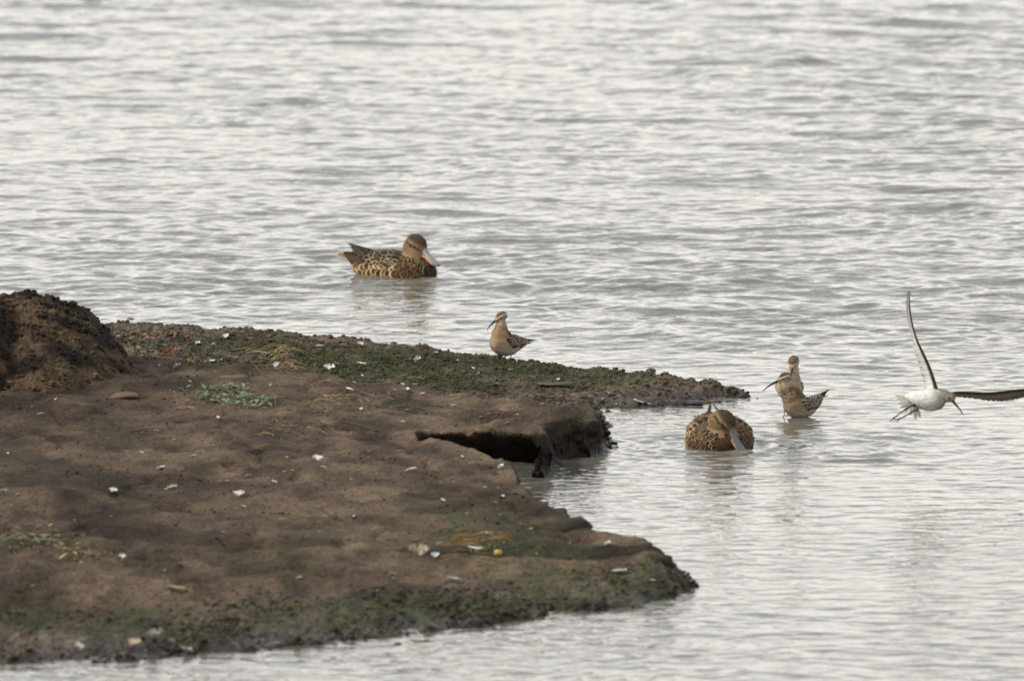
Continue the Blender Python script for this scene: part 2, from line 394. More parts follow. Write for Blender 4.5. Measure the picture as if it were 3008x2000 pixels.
def rings(cx, cy, lam, a_, r0, dec, ey=1.0):
    r = np.sqrt((xs - cx) ** 2 + ((ys - cy) * ey) ** 2)
    return a_ * np.sin(2 * math.pi * (r - r0) / lam) * np.exp(-np.abs(r - r0) / dec) * sstep(r0 * .2, r0, r)
DA = at(1137, 813); DB = at(2112, 1309); SB = at(2352, 1225); SC = at(2320, 1213)
h += rings(DA.x, DA.y, .12, .0035, .2, .35) + rings(DA.x - .1, DA.y + .1, .3, .004, .3, .4)
h += rings(DB.x, DB.y, .09, .0034, .16, .35) + rings(DB.x + .3, DB.y - .05, .14, .0045, .22, .25)
pk = at(885, 803); h += .016 * np.exp(-((xs - pk.x) / .13) ** 2 - ((ys - pk.y) / .10) ** 2) + .008 * np.exp(-((xs - pk.x - .14) / .10) ** 2 - ((ys - pk.y + .12) / .08) ** 2)
h += rings(SB.x, SB.y, .06, .0012, .06, .2) + rings(SC.x, SC.y, .05, .0008, .05, .15)
# hard little wash to the right of the near duck
pw = at(2420, 1352)
h += .006 * np.exp(-((xs - pw.x) / .22) ** 2 - ((ys - pw.y) / .12) ** 2) * np.sin((ys - pw.y) * 40 + xs * 6)
edge = np.clip((3.3 - np.abs(xs)) / .8, 0, 1) * np.clip((65 - ys) / 3, 0, 1) * np.clip((ys - 31) / 1, 0, 1)
WZ[sub] = h * edge
me, _, _ = mesh_grid('water', WX, WY, WZ)
m, n, l, b = principled('lake_water')
t = n.new('ShaderNodeTexCoord')
def wnoise(sx, sy, det, dist_):
    mpn = n.new('ShaderNodeMapping'); mpn.inputs['Scale'].default_value = (sx, sy, 1)
    zz = n.new('ShaderNodeTexNoise'); zz.inputs['Scale'].default_value = 1; zz.inputs['Detail'].default_value = det; zz.inputs['Distortion'].default_value = dist_
    l.new(t.outputs['Object'], mpn.inputs['Vector']); l.new(mpn.outputs[0], zz.inputs['Vector']); return zz
za = wnoise(5.5, 9, 2, .7); zb = wnoise(14, 20, 2, .4)
b1 = n.new('ShaderNodeBump'); b1.inputs['Distance'].default_value = .0155; b1.inputs['Strength'].default_value = .5
b2 = n.new('ShaderNodeBump'); b2.inputs['Distance'].default_value = .007; b2.inputs['Strength'].default_value = .5
l.new(za.outputs[0], b1.inputs['Height']); l.new(zb.outputs[0], b2.inputs['Height']); l.new(b1.outputs[0], b2.inputs['Normal']); l.new(b2.outputs[0], b.inputs['Normal'])
b.inputs['Base Color'].default_value = (.135, .126, .100, 1)
b.inputs['Roughness'].default_value = .04
b.inputs['IOR'].default_value = 1.333
b.inputs['Specular IOR Level'].default_value = .5
water = link('water', me, m); water['kind'] = 'structure'

# ================================================================== BIRDS
PLUM = mat_attr('plumage', rough=.8, noise_scale=420, vary=.28, bump=.4, bdist=.0008)
FEATH = mat_attr('feather_vane', rough=.7, noise_scale=900, vary=.18, bump=.2, bdist=.0003)
HORN = mat_attr('horn', rough=.38, noise_scale=260, vary=.15, bump=.1, bdist=.0002, spec=.5)
EYE = mat_plain('eye_gloss', (.012, .009, .008), rough=.08, spec=.7)

def cat(pts, sub=8):
    out = []; n_ = len(pts)
    P = [np.array(p, float) for p in pts]
    for i in range(n_ - 1):
        p0 = P[max(i - 1, 0)]; p1 = P[i]; p2 = P[i + 1]; p3 = P[min(i + 2, n_ - 1)]
        for s in range(sub):
            t = s / sub
            out.append(.5 * ((2 * p1) + (-p0 + p2) * t + (2 * p0 - 5 * p1 + 4 * p2 - p3) * t * t + (-p0 + 3 * p1 - 3 * p2 + p3) * t ** 3))
    out.append(P[-1]); return out
def tube(bm, pts, seg=20, sub=6, side=Vector((0, 1, 0)), power=1.0):
    """pts: (x,y,z, half width, half height) along a spine; closed with end caps"""
    ring = []; sm = cat(pts, sub)
    for i, p in enumerate(sm):
        a_ = Vector(sm[max(i - 1, 0)][:3]); b_ = Vector(sm[min(i + 1, len(sm) - 1)][:3])
        tg = (b_ - a_).normalized(); sd_ = (side - tg * side.dot(tg)).normalized(); up = sd_.cross(tg) * -1
        c_ = Vector(p[:3]); rw = max(p[3], 1e-4); rh = max(p[4], 1e-4)
        ring.append([bm.verts.new(c_ + sd_ * math.cos(2 * math.pi * k / seg) * rw + up * math.sin(2 * math.pi * k / seg) * rh) for k in range(seg)])
    for i in range(len(ring) - 1):
        for k in range(seg):
            bm.faces.new((ring[i][k], ring[i][(k + 1) % seg], ring[i + 1][(k + 1) % seg], ring[i + 1][k]))
    bm.faces.new(ring[0][::-1]); bm.faces.new(ring[-1])
def ell(bm, c_, r, M=None, seg=24):
    mat = Matrix.Translation(c_) @ (M or Matrix()) @ Matrix.Diagonal((*r, 1))
    bmesh.ops.create_uvsphere(bm, u_segments=seg, v_segments=seg // 2, radius=1, matrix=mat)
def fuse(bm, voxel, smooth):
    bmesh.ops.recalc_face_normals(bm, faces=bm.faces[:])
    me = bpy.data.meshes.new('tmp'); bm.to_mesh(me); bm.free()
    o = bpy.data.objects.new('tmp', me); C.objects.link(o)
    r_ = o.modifiers.new('r', 'REMESH'); r_.mode = 'VOXEL'; r_.voxel_size = voxel
    s_ = o.modifiers.new('s', 'SMOOTH'); s_.factor = .5; s_.iterations = smooth
    dg = bpy.context.evaluated_depsgraph_get(); dg.update()
    out = bpy.data.meshes.new_from_object(o.evaluated_get(dg))
    bpy.data.objects.remove(o); bpy.data.meshes.remove(me)
    return out
def bm_obj(name, bm, mat, parent, colfn=None):
    bmesh.ops.recalc_face_normals(bm, faces=bm.faces[:])
    me = bpy.data.meshes.new(name); bm.to_mesh(me); bm.free()
    if colfn: set_col(me, [colfn(v.co) for v in me.vertices])
    return link(name, me, mat, parent)
def bvh_of(me):
    return BVHTree.FromPolygons([v.co.copy() for v in me.vertices], [list(p.vertices) for p in me.polygons])

class Plates:
    """collects feather plates into one mesh"""
    V_ = [-1, -.78, -.5, 0, .5, .78, 1]; T_ = [0, .2, .42, .62, .78, .9, 1]
    def __init__(s): s.v = []; s.f = []; s.c = []
    def add(s, p, d, nrm, L, W, col, bvh=None, lift=(.001, .003), point=.5, camber=.12):
        if bvh: d = (d - nrm * d.dot(nrm)).normalized()
        else: d = d.normalized(); nrm = (nrm - d * d.dot(nrm)).normalized()
        sd_ = nrm.cross(d); b0 = len(s.v)
        for t in s.T_:
            w = min(1, (.25 + t / .3)) * (1 if t < .45 else max(0, 1 - ((t - .45) / .55) ** (2 / max(point, .2) * .6)) ** .6)
            for v_ in s.V_:
                q = p + d * (L * t * (1 - .06 * abs(v_))) + sd_ * (W * .5 * w * v_) - nrm * (camber * W * v_ * v_)
                off = lift[0] + (lift[1] - lift[0]) * t
                if bvh:
                    hp, hn, hi, hd = bvh.find_nearest(q)
                    q = hp + hn * (off - camber * W * .25 * v_ * v_)
                else: q = q + nrm * off
                s.v.append(q); s.c.append(col(t, v_))
        nV = len(s.V_)
        for i in range(len(s.T_) - 1):
            for j in range(nV - 1):
                a_ = b0 + i * nV + j; s.f.append((a_, a_ + 1, a_ + nV + 1, a_ + nV))
    def build(s, name, parent, mat=None):
        me = bpy.data.meshes.new(name); me.from_pydata(s.v, [], s.f); me.update()
        set_col(me, s.c)
        return link(name, me, mat or FEATH, parent)
def mixc(a, b, t): t = max(0, min(1, t)); return tuple(a[i] * (1 - t) + b[i] * t for i in range(3))
def edged(center, dark, edge, e0=.7, tip=.86, jit=.12):
    k = 1 + random.uniform(-jit, jit)
    def f(t, v_):
        q = max(abs(v_), (t - tip + .75) if t > .6 else 0)
        if abs(v_) > e0 or t > tip: base = edge
        elif abs(v_) > .3: base = dark
        else: base = mixc(center, dark, .3)
        return tuple(x * k for x in base)
    return f
def surf(bvh, x, ang, zc, yc=0.0, far=.4):
    """point and normal on the body at station x, angle from the top (radians, + = left)"""
    dr = Vector((0, math.sin(ang), math.cos(ang))); o = Vector((x, yc, zc)) + dr * far
    hp, hn, i, dd = bvh.ray_cast(o, -dr)
    return (hp, hn) if hp is not None else (None, None)

def coat(name, me, cols, root, n_, L, W, dirfn, seed, keep=None, con=.2):
    """short contour feathers over the whole skin, each taking the colour of the plumage under it"""
    rnd = random.Random(seed); bv = bvh_of(me); p_ = Plates(); nv_ = len(me.vertices)
    for k in range(n_):
        i = rnd.randrange(nv_); v_ = me.vertices[i]
        if keep and not keep(v_.co): continue
        c0 = cols[i]; k_ = rnd.uniform(1 - con, 1 + con)
        def colf(t, q, c0=c0, k_=k_):
            m_ = 1.14 if (abs(q) > .7 or t > .85) else (.72 if abs(q) < .3 else .95)
            return tuple(x * k_ * m_ for x in c0)
        nn = v_.normal.copy(); l_ = L * rnd.uniform(.7, 1.3)
        p_.add(v_.co.copy(), dirfn(v_.co) + Vector((0, 0, rnd.uniform(-.15, .15))), nn, l_, W * rnd.uniform(.8, 1.2), colf, bv, (.0002, .0011 + .04 * L))
    return p_.build(name, root)

# ---------------------------------------------------------------- shoveler duck
def make_duck(name, loc, heading, head_c, head_yaw, head_pitch, neck, seed, label, hs=1.0, bt=1.0):
    rnd = random.Random(seed); random.seed(seed)
    root = empty(name, loc, (0, 0, heading)); tag(root, label, 'duck')
    bm = bmesh.new()
    tube(bm, [(-.205, 0, .075, .018, .006), (-.16, 0, .058, .045, .022), (-.11, 0, .036, .07, .045), (-.05, 0, .024, .084, .062), (.01, 0, .018, .09, .068),
              (.065, 0, .016, .084, .066), (.11, 0, .02, .066, .054), (.14, 0, .026, .04, .035), (.155, 0, .03, .012, .012)], seg=28)
    tube(bm, neck, seg=24)
    HM = Matrix.Translation(head_c) @ Matrix.Rotation(head_yaw, 4, 'Z') @ Matrix.Rotation(head_pitch, 4, 'Y') @ Matrix.Scale(hs, 4)
    def he(c_, r): ell(bm, HM @ Vector(c_), r, HM.to_3x3().to_4x4())
    he((-.003, 0, .004), (.045, .033, .037)); he((-.011, 0, -.014), (.040, .034, .037)); he((.020, 0, -.003), (.031, .024, .027)); he((.034, 0, -.005), (.021, .017, .0195))
    me = fuse(bm, .0042, 7)
    HI = HM.inverted()
    buff = (.25, .165, .085); tan = (.17, .105, .055); dk = (.018, .012, .008); pale = (.34, .25, .15)
    co = np.empty(len(me.vertices) * 3, np.float32); me.vertices.foreach_get('co', co); co = co.reshape(-1, 3)
    nf = fbm(co[:, 0] * 260, co[:, 1] * 200 + co[:, 2] * 230, seed, 2); n2_ = fbm(co[:, 0] * 110 + co[:, 1] * 60, co[:, 2] * 150, seed + 3, 2)
    cols = []
    for i, v_ in enumerate(me.vertices):
        q = HI @ v_.co; r_ = q.length
        if r_ < .062:                         # head: dark crown and eye stripe, buff streaked cheek
            c_ = mixc(tan, buff, .5)
            crown = max(0, min(1, (q.z - .014) / .010 + .3 * (nf[i] - .5) * 2)); c_ = mixc(c_, (.055, .037, .024), crown * .9)
            st = math.exp(-((q.z - .006 - .0 * q.x) / .0045) ** 2) * (1 if -.03 < q.x < .034 else 0); c_ = mixc(c_, (.035, .022, .015), st * .9)
            br_ = math.exp(-((q.z - .0145) / .003) ** 2) * (1 if -.02 < q.x < .03 else 0); c_ = mixc(c_, pale, br_ * .5)
            if q.z < -.02: c_ = mixc(c_, pale, .35)
            lore = math.exp(-((q.x - .036) / .008) ** 2 - ((q.z - .002) / .006) ** 2); c_ = mixc(c_, (.06, .04, .03), lore * .7)
            k = .68 + .64 * nf[i]; c_ = tuple(x * k for x in c_)
        else:
            c_ = mixc(tan, (.06, .038, .022), .75); c_ = mixc(c_, dk, .6 * nf[i])
            if v_.co.z > .07 and v_.co.x < .08: c_ = mixc(c_, dk, .6)
        cols.append(c_)
    set_col(me, cols); body = link('body', me, PLUM, root)
    bv = bvh_of(me)
    # breast and neck base: rows of small spotted feathers
    p_ = Plates(); zc = .02
    for j, x in enumerate(np.arange(.02, .152, .0085)[::1]):
        for a_ in np.arange(-150, 151, 7.5):
            an = R(a_ + (4.7 if j % 2 else 0) + rnd.uniform(-4, 4))
            if x < .06 and abs(a_) < 55: continue
            if x < .045 and abs(a_) > 60: continue
            hp, hn = surf(bv, x + rnd.uniform(-.004, .004), an, zc)
            if hp is None or hp.z < -.02: continue
            if (HI @ hp).length < .058: continue
            L = rnd.uniform(.012, .021); k = rnd.uniform(.8, 1.7)
            cc = rnd.choice([buff, tan, pale]); cc = tuple(v_ * k for v_ in cc)
            def colf(t, v_, cc=cc):
                return cc if (abs(v_) > .8 or t > .84) else mixc((.075, .044, .024), (.024, .015, .010), 1 - abs(v_))
            p_.add(hp, Vector((-1, 0, -.1 if abs(an) > 1 else 0)), hn, L, L * .8, colf, bv, (.0008, .0032))
    p_.build('breast_feathers', root)
    # flanks: big buff feathers with dark bars
    for s_ in (-1, 1):
        p_ = Plates()
        for r_, a0 in enumerate((118, 101, 86, 72)):
            for x in np.arange(-.125, .065, .0205):
                an = s_ * R(a0 + rnd.uniform(-3, 3)); xx = x + (.010 if r_ % 2 else 0)
                hp, hn = surf(bv, xx, an, .018)
                if hp is None: continue
                k = rnd.uniform(.6, 1.3)
                def colf(t, v_, k=k):
                    e = max(abs(v_), t * .98 if t > .5 else 0)
                    if e > (.76 if t > .5 else .9): c_ = (.48, .33, .17)
                    elif e > .40: c_ = (.034, .020, .012)
                    else: c_ = (.13, .078, .040)
                    return tuple(x_ * k for x_ in c_)
                p_.add(hp, Vector((-1, 0, rnd.uniform(-.6, -.1))), hn, rnd.uniform(.030, .044), rnd.uniform(.020, .030), colf, bv, (.001, .005), point=.45)
        p_.build('flank_feathers', root)
        # folded wing: coverts, scapulars, tertials, primaries
        w_ = Plates()
        for r_, (a0, x0, x1, st, L, W) in enumerate([(67, -.05, .055, .0135, .022, .0165), (58, -.06, .060, .015, .025, .018), (46, -.085, .06, .019, .034, .023), (32, -.10, .055, .023, .040, .027), (18, -.11, .05, .025, .042, .027), (5, -.12, .045, .026, .042, .027)]):
            for x in np.arange(x0, x1, st):
                hp, hn = surf(bv, x + (.008 if r_ % 2 else 0) + rnd.uniform(-.003, .003), s_ * R(a0 + rnd.uniform(-4, 4)), .018)
                if hp is None: continue
                if (HI @ hp).length < .060 or hp.z > .098: continue
                e = rnd.choice([(.36, .25, .14), (.42, .31, .19), (.16, .105, .06), (.22, .15, .085)])
                w_.add(hp, Vector((-1, 0, -.12)), hn, L * rnd.uniform(.9, 1.1), W, edged((.075, .052, .035) if a0 > 50 else (.040, .030, .022), (.016, .012, .009), e if a0 > 50 else tuple(q_ * .62 for q_ in e), .72 if a0 > 50 else .77, .8 if a0 > 50 else .86), bv, (.0025, .0095), point=.42)
        # tertials and wing tips
        for k, (x, yy, zz, L, W, dz) in enumerate([(-.07, .058, .070, .10, .022, -.05), (-.08, .046, .078, .105, .020, -.02), (-.085, .034, .083, .105, .018, .02), (-.09, .026, .085, .11, .016, .06), (-.095, .018, .086, .115, .014, .11)]):
            edge = (.62, .56, .46) if k < 2 else (.10, .08, .065)
            st0 = Vector((x, s_ * yy, zz)); tg = Vector((-.158 - .010 * k, s_ * (.010 - .002 * k), .070 + .006 * k + dz * .12))
            w_.add(st0, tg - st0, Vector((0, s_ * .6, .8)).normalized(), (tg - st0).length, W, edged((.055, .042, .034), (.014, .011, .009), edge, .74, .95), None, (0, .003), point=.7)
        w_.build('wing', root)
    # tail: pale pointed feathers
    t_ = Plates()
    for k in range(9):
        a_ = (k - 4) / 4
        t_.add(Vector((-.165, a_ * .028, .062 - .006 * abs(a_))), Vector((-1, a_ * .42, .34)), Vector((0.2, a_ * .35, .9)).normalized(), .072 - .010 * abs(a_), .016,
               edged((.30, .22, .15), (.16, .11, .075), (.50, .43, .33), .55, .85), None, (0, .001), point=.8)
    t_.build('tail', root)
    coat('head_feathers', me, cols, root, 900, .0095, .0055, lambda p: (HM.to_3x3() @ Vector((-1, 0, -.35))), seed + 5, lambda p: (HI @ p).length < .066 and (HI @ p).x < .036, .22)
    # bill: broad spatula
    bm = bmesh.new()
    pts = [(.034, 0, .001, .0135, .0165), (.050, 0, -.001, .0128, .0125), (.068, 0, -.0045, .0138, .0085), (.088, 0, -.0075, .0180, .0062), (.104, 0, -.009, .0212, .0050), (.115, 0, -.0098, .0190, .0040), (.122, 0, -.0105, .009, .0024)]
    tube(bm, [(*(HM @ Vector(p[:3])), p[3] * hs, p[4] * hs) for p in pts], seg=18, sub=6, side=(HM.to_3x3() @ Vector((0, 1, 0))))
    def bc(v_):
        q = HI @ v_
        if q.x > .114 and abs(q.y) < .006: return (.10, .09, .08)
        if abs(q.x - .052) < .004 and abs(abs(q.y) - .006) < .003 and q.z > .003: return (.03, .03, .03)
        ln = -.0045 - .05 * (q.x - .03)
        if q.z < ln: return (.46, .19, .07)
        c_ = mixc((.26, .265, .265), (.20, .20, .20), (q.x - .03) / .08) if q.x > .045 else mixc((.16, .12, .09), (.25, .26, .255), (q.x - .030) / .014)
        return tuple(x_ * bt for x_ in c_)
    bill = bm_obj('bill', bm, HORN, root, bc)
    bm = bmesh.new()
    pts = [(.034, 0, -.0115, .0150, .0060), (.056, 0, -.0100, .0150, .0052), (.077, 0, -.0110, .0172, .0040), (.098, 0, -.0135, .0192, .0026), (.111, 0, -.0155, .0150, .0018)]
    tube(bm, [(*(HM @ Vector(p[:3])), p[3] * hs, p[4] * hs) for p in pts], seg=14, sub=5, side=(HM.to_3x3() @ Vector((0, 1, 0))))
    bm_obj('lower_mandible', bm, HORN, bill, lambda v_: (.46, .17, .055))
    for s_ in (-1, 1):
        q0 = HM @ Vector((.014, s_ * .06, .0085)); d_ = (HM.to_3x3() @ Vector((0, -s_, 0)))
        hp, hn, _, _ = bv.ray_cast(q0, d_)
        if hp is None: hp = HM @ Vector((.014, s_ * .022, .0065))
        bm = bmesh.new(); ell(bm, hp - d_ * -.001, (.0043, .0043, .0043), seg=14); bm_obj('eye', bm, EYE, root)
    random.seed(seed + 1)
    return root

make_duck('shoveler_duck', DA + Vector((.030, 0, 0)), R(-30), Vector((.084, 0, .110)), R(-12), R(26),
          [(.06, 0, .03, .055, .05), (.078, 0, .060, .046, .050), (.081, 0, .082, .040, .044), (.080, 0, .102, .034, .038)], 5,
          'mottled brown duck with large grey and orange bill swimming on open water behind the spit')
make_duck('shoveler_duck', DB, R(-84), Vector((.119, .000, .082)), R(47), R(48),
          [(.06, 0, .03, .05, .05), (.085, .003, .062, .038, .042), (.105, .004, .082, .028, .030)], 9,
          'mottled brown duck facing the camera, dipping its bill in sheltered water by the far point', hs=.86, bt=.5).scale = (1, 1.13, 1.02)

# ---------------------------------------------------------------- curlew sandpipers
def bent_bill(HM, L, drop_, r0=.0050):
    pts = []
    for k in range(9):
        t = k / 8
        pts.append((*(HM @ Vector((.011 + L * t * (1 - .06 * t), 0, -.0015 - drop_ * t ** 2.1))), r0 * (1 - .76 * t) * .8, r0 * (1 - .78 * t)))
    return pts
def make_piper(name, loc, heading, lean, head_yaw, head_pitch, leg, seed, label, tail_up=0.0, tone=0, bill_len=.053):
    rnd = random.Random(seed); random.seed(seed)
    root = empty(name, loc, (0, 0, heading)); tag(root, label, 'wading bird')
    B = leg                                                # belly height shift
    bm = bmesh.new()
    tube(bm, [(-.095, 0, .056 + tail_up + B, .005, .003), (-.078, 0, .050 + tail_up * .8 + B, .013, .009), (-.055, 0, .043 + tail_up * .4 + B, .022, .018), (-.03, 0, .038 + B, .030, .028),
              (-.004, 0, .036 + B, .0345, .035), (.018, 0, .042 + B, .0345, .038), (.036, 0, .052 + B, .0305, .034), (.048, 0, .060 + B, .022, .025), (.057, 0, .066 + B, .007, .008)], seg=24)
    hx, hy, hz = lean
    hc = Vector((hx, hy, hz + B))
    tube(bm, [(.008, 0, .040 + B, .012, .014), (.016, 0, .056 + B, .0255, .028), (.024 + .1 * hx, hy * .25, .072 + B, .0275, .0305), (hx * .75 + .004, hy * .6, (hz - .038) + B, .0200, .0225), (hx * .93, hy * .93, hz - .020 + B, .0150, .0168), (hx, hy, hz - .004 + B, .0118, .013)], seg=20)
    ell(bm, Vector((.022, hy * .2, .064 + B)), (.026, .0285, .034))
    if tone == 1: ell(bm, Vector((.040, -.003, .070 + B)), (.027, .026, .034)); ell(bm, Vector((.046, -.006, .096 + B)), (.019, .019, .022))
    HM = Matrix.Translation(hc) @ Matrix.Rotation(head_yaw, 4, 'Z') @ Matrix.Rotation(head_pitch, 4, 'Y'); HI = HM.inverted()
    def he(c_, r): ell(bm, HM @ Vector(c_), r, HM.to_3x3().to_4x4(), 20)
    he((-.003, 0, .001), (.0205, .0158, .0166)); he((.011, 0, -.0012), (.0125, .0098, .0105))
    me = fuse(bm, .0021, 12)
    co = np.empty(len(me.vertices) * 3, np.float32); me.vertices.foreach_get('co', co); co = co.reshape(-1, 3)
    nf = fbm(co[:, 0] * 420, co[:, 1] * 420 + co[:, 2] * 160, seed, 2)
    warm = (.36, .235, .125); pale = (.42, .33, .22); whit = (.50, .45, .37); brn = (.11, .072, .042)
    if tone == 2: warm = (.42, .31, .19); pale = (.50, .42, .31); whit = (.58, .53, .44)
    if tone == 1: warm = (.27, .185, .105); pale = (.32, .25, .165); whit = (.42, .36, .28)
    dk = (.045, .032, .022)
    cols = []
    for i, v_ in enumerate(me.vertices):
        q = HI @ v_.co; r_ = q.length; p = v_.co; z_ = p.z - B
        if r_ < .0255:
            c_ = mixc(pale, warm, .35)
            cap = max(0, min(1, (q.z - .0062) / .003)); c_ = mixc(c_, (.055, .036, .022) if tone == 1 else (.11, .066, .036), min(1, cap * (.6 + .6 * nf[i])))
            if q.x < -.009: c_ = mixc(c_, (.12, .08, .05), .75 * float(sstep(-.004, .004, q.z)) * (.5 + nf[i]))
            sc_ = math.exp(-((q.z - .0048 + .06 * q.x) / .0015) ** 2) * (1 if q.x < .016 else 0); c_ = mixc(c_, (.62, .56, .43), min(1, sc_))
            ey = math.exp(-((q.z - .0010 + .06 * q.x) / .0019) ** 2) * (1 if -.008 < q.x < .019 else .15); c_ = mixc(c_, (.07, .045, .03), ey * .9)
            if q.z < -.006: c_ = mixc(c_, whit, .45)
            if q.x < -.01: c_ = mixc(c_, brn, .35 * (nf[i] + .4))
            k = .82 + .36 * nf[i]; c_ = tuple(x * k for x in c_)
        else:
            fw = float(sstep(-.03, .005, p.x)); up_ = float(sstep(.008, .05, z_))
            c_ = mixc(whit, warm, up_ * fw * (.75 + .5 * nf[i]))
            c_ = mixc(c_, pale, .5 * float(sstep(.012, -.0, abs(p.y) - .004)) * fw * float(sstep(.02, .06, z_)))
            st_ = float(sstep(.040, .098, z_)) * (.25 + .75 * (nf[i] > .5)); c_ = mixc(c_, brn, st_ * (.9 if tone == 1 else .45))
            nape = float(sstep(.055, .085, z_)) * float(sstep(.006, -.012, p.x - hc.x * .75)); c_ = mixc(c_, brn, nape * .8)
            if r_ < .036: c_ = mixc(mixc(pale, warm, .3), c_, (r_ - .0255) / .0105)
            c_ = mixc(c_, dk, .85 * float(sstep(.04, .05, z_)) * float(sstep(.008, -.004, p.x)))
            k = .82 + .36 * nf[i]; c_ = tuple(x * k for x in c_)
        cols.append(c_)
    set_col(me, cols); link('body', me, PLUM, root)
    bv = bvh_of(me)
    coat('body_feathers', me, cols, root, 1100, .0095, .0062, lambda p: Vector((-.8, 0, -.45 if p.x > 0 else 0)), seed + 5, lambda p: (HI @ p).length > .019, .13)
    for s_ in (-1, 1):
        w_ = Plates()
        for r_, (a0, x0, x1, st, L, W) in enumerate([(108, -.046, .012, .0105, .0165, .0125), (96, -.050, .018, .0105, .0165, .0125), (83, -.054, .022, .0105, .017, .013), (70, -.056, .024, .011, .017, .0135), (56, -.058, .022, .0115, .018, .0135), (41, -.058, .016, .0115, .018, .013), (25, -.06, .008, .0115, .018, .013), (9, -.06, .004, .0115, .018, .013)]):
            for x in np.arange(x0, x1, st):
                hp, hn = surf(bv, x + (.004 if r_ % 2 else 0), s_ * R(a0 + rnd.uniform(-3, 3)), .044 + B)
                if hp is None or (HI @ hp).length < .03: continue
                e = rnd.choice([(.34, .26, .17), (.44, .36, .26), (.17, .12, .08)])
                w_.add(hp, Vector((-1, 0, .08 if a0 < 90 else .22)), hn, L * rnd.uniform(.9, 1.12), W, edged((.075, .052, .037), (.013, .010, .008), e, .77, .88), bv, (.0022, .0046), point=.42)
        for k in range(5):
            t = k / 4
            w_.add(Vector((-.030 - .012 * t, s_ * (.026 - .008 * t), .050 + tail_up * .25 + .007 * t + B)), Vector((-1, -s_ * .27, .0 + .05 * t + tail_up * 16)), Vector((.1, s_ * (.8 - .4 * t), .5 + .3 * t)).normalized(),
                   .066 + .006 * k, .011 - .0008 * k, edged((.04, .03, .024), (.012, .010, .009), (.40, .31, .22) if k < 2 else (.03, .024, .02), .78, .94), None, (0, .001), point=.6)
        w_.build('wing', root)
    t_ = Plates()
    for k in range(6):
        a_ = (k - 2.5) / 2.5
        t_.add(Vector((-.066, a_ * .009, .050 + tail_up * .7 + B)), Vector((-1, a_ * .22, .12 + tail_up * 6)), Vector((.2, a_ * .3, .9)).normalized(), .036, .009, edged((.2, .16, .13), (.10, .08, .065), (.6, .55, .47), .7, .9), None, (0, .001))
    t_.build('tail', root)
    bm = bmesh.new(); tube(bm, bent_bill(HM, bill_len, .014), seg=12, sub=3, side=(HM.to_3x3() @ Vector((0, 1, 0))))
    bm_obj('bill', bm, HORN, root, lambda v_: (.014, .012, .011))
    for s_ in (-1, 1):
        q0 = HM @ Vector((.004, s_ * .04, .0016)); d_ = HM.to_3x3() @ Vector((0, -s_, 0)); hp = bv.ray_cast(q0, d_)[0]
        bm = bmesh.new(); ell(bm, hp, (.0026, .0022, .0026), HM.to_3x3().to_4x4(), 12); bm_obj('eye', bm, EYE, root)
        bm = bmesh.new(); y0 = s_ * .014
        tube(bm, [(-.005, y0, .02 + B, .004, .004), (-.008, y0, .006 + B, .0019, .0019), (-.005, y0, -.012 + B, .0013, .0013), (-.004, y0, -.03, .0012, .0012), (-.002, y0, -.05, .0016, .0016)], seg=8, sub=4)
        for ta in (-.5, 0, .5):
            tube(bm, [(-.002, y0, -.048, .0013, .0013), (.010 * math.cos(ta), y0 + .010 * math.sin(ta), -.049, .0010, .0010), (.020 * math.cos(ta), y0 + .020 * math.sin(ta), -.050, .0006, .0006)], seg=6, sub=2)
        bm_obj('leg', bm, HORN, root, lambda v_: (.03, .027, .024))
    return root

p1 = at(1487, 1044, .047); g1 = drop(p1.x, p1.y + .05)[0]
make_piper('curlew_sandpiper', Vector((p1.x + .001, p1.y + .05, .040)), R(180 + 38), (.030, .008, .128), R(-18), R(26), .0, 21,
           'buff sandpiper with down-curved black bill standing on the crest of the mud spit', tail_up=-.010)
make_piper('curlew_sandpiper', Vector((SB.x + .0, SB.y, -.006)), R(180 + 40), (.060, -.010, .130), R(-36), R(19), .0, 31,
           'foremost of two wading sandpipers, bill to the left and belly at the water', tail_up=.016, tone=1, bill_len=.068)
make_piper('curlew_sandpiper', Vector((SC.x, SC.y + .05, -.005)), R(270 - 4), (.030, .012, .122), R(-14), R(46), .040, 41,
           'sandpiper facing the camera behind the other wading one, bill pointed down its chest', tone=2).scale = (1.0, 1.16, 1.0)

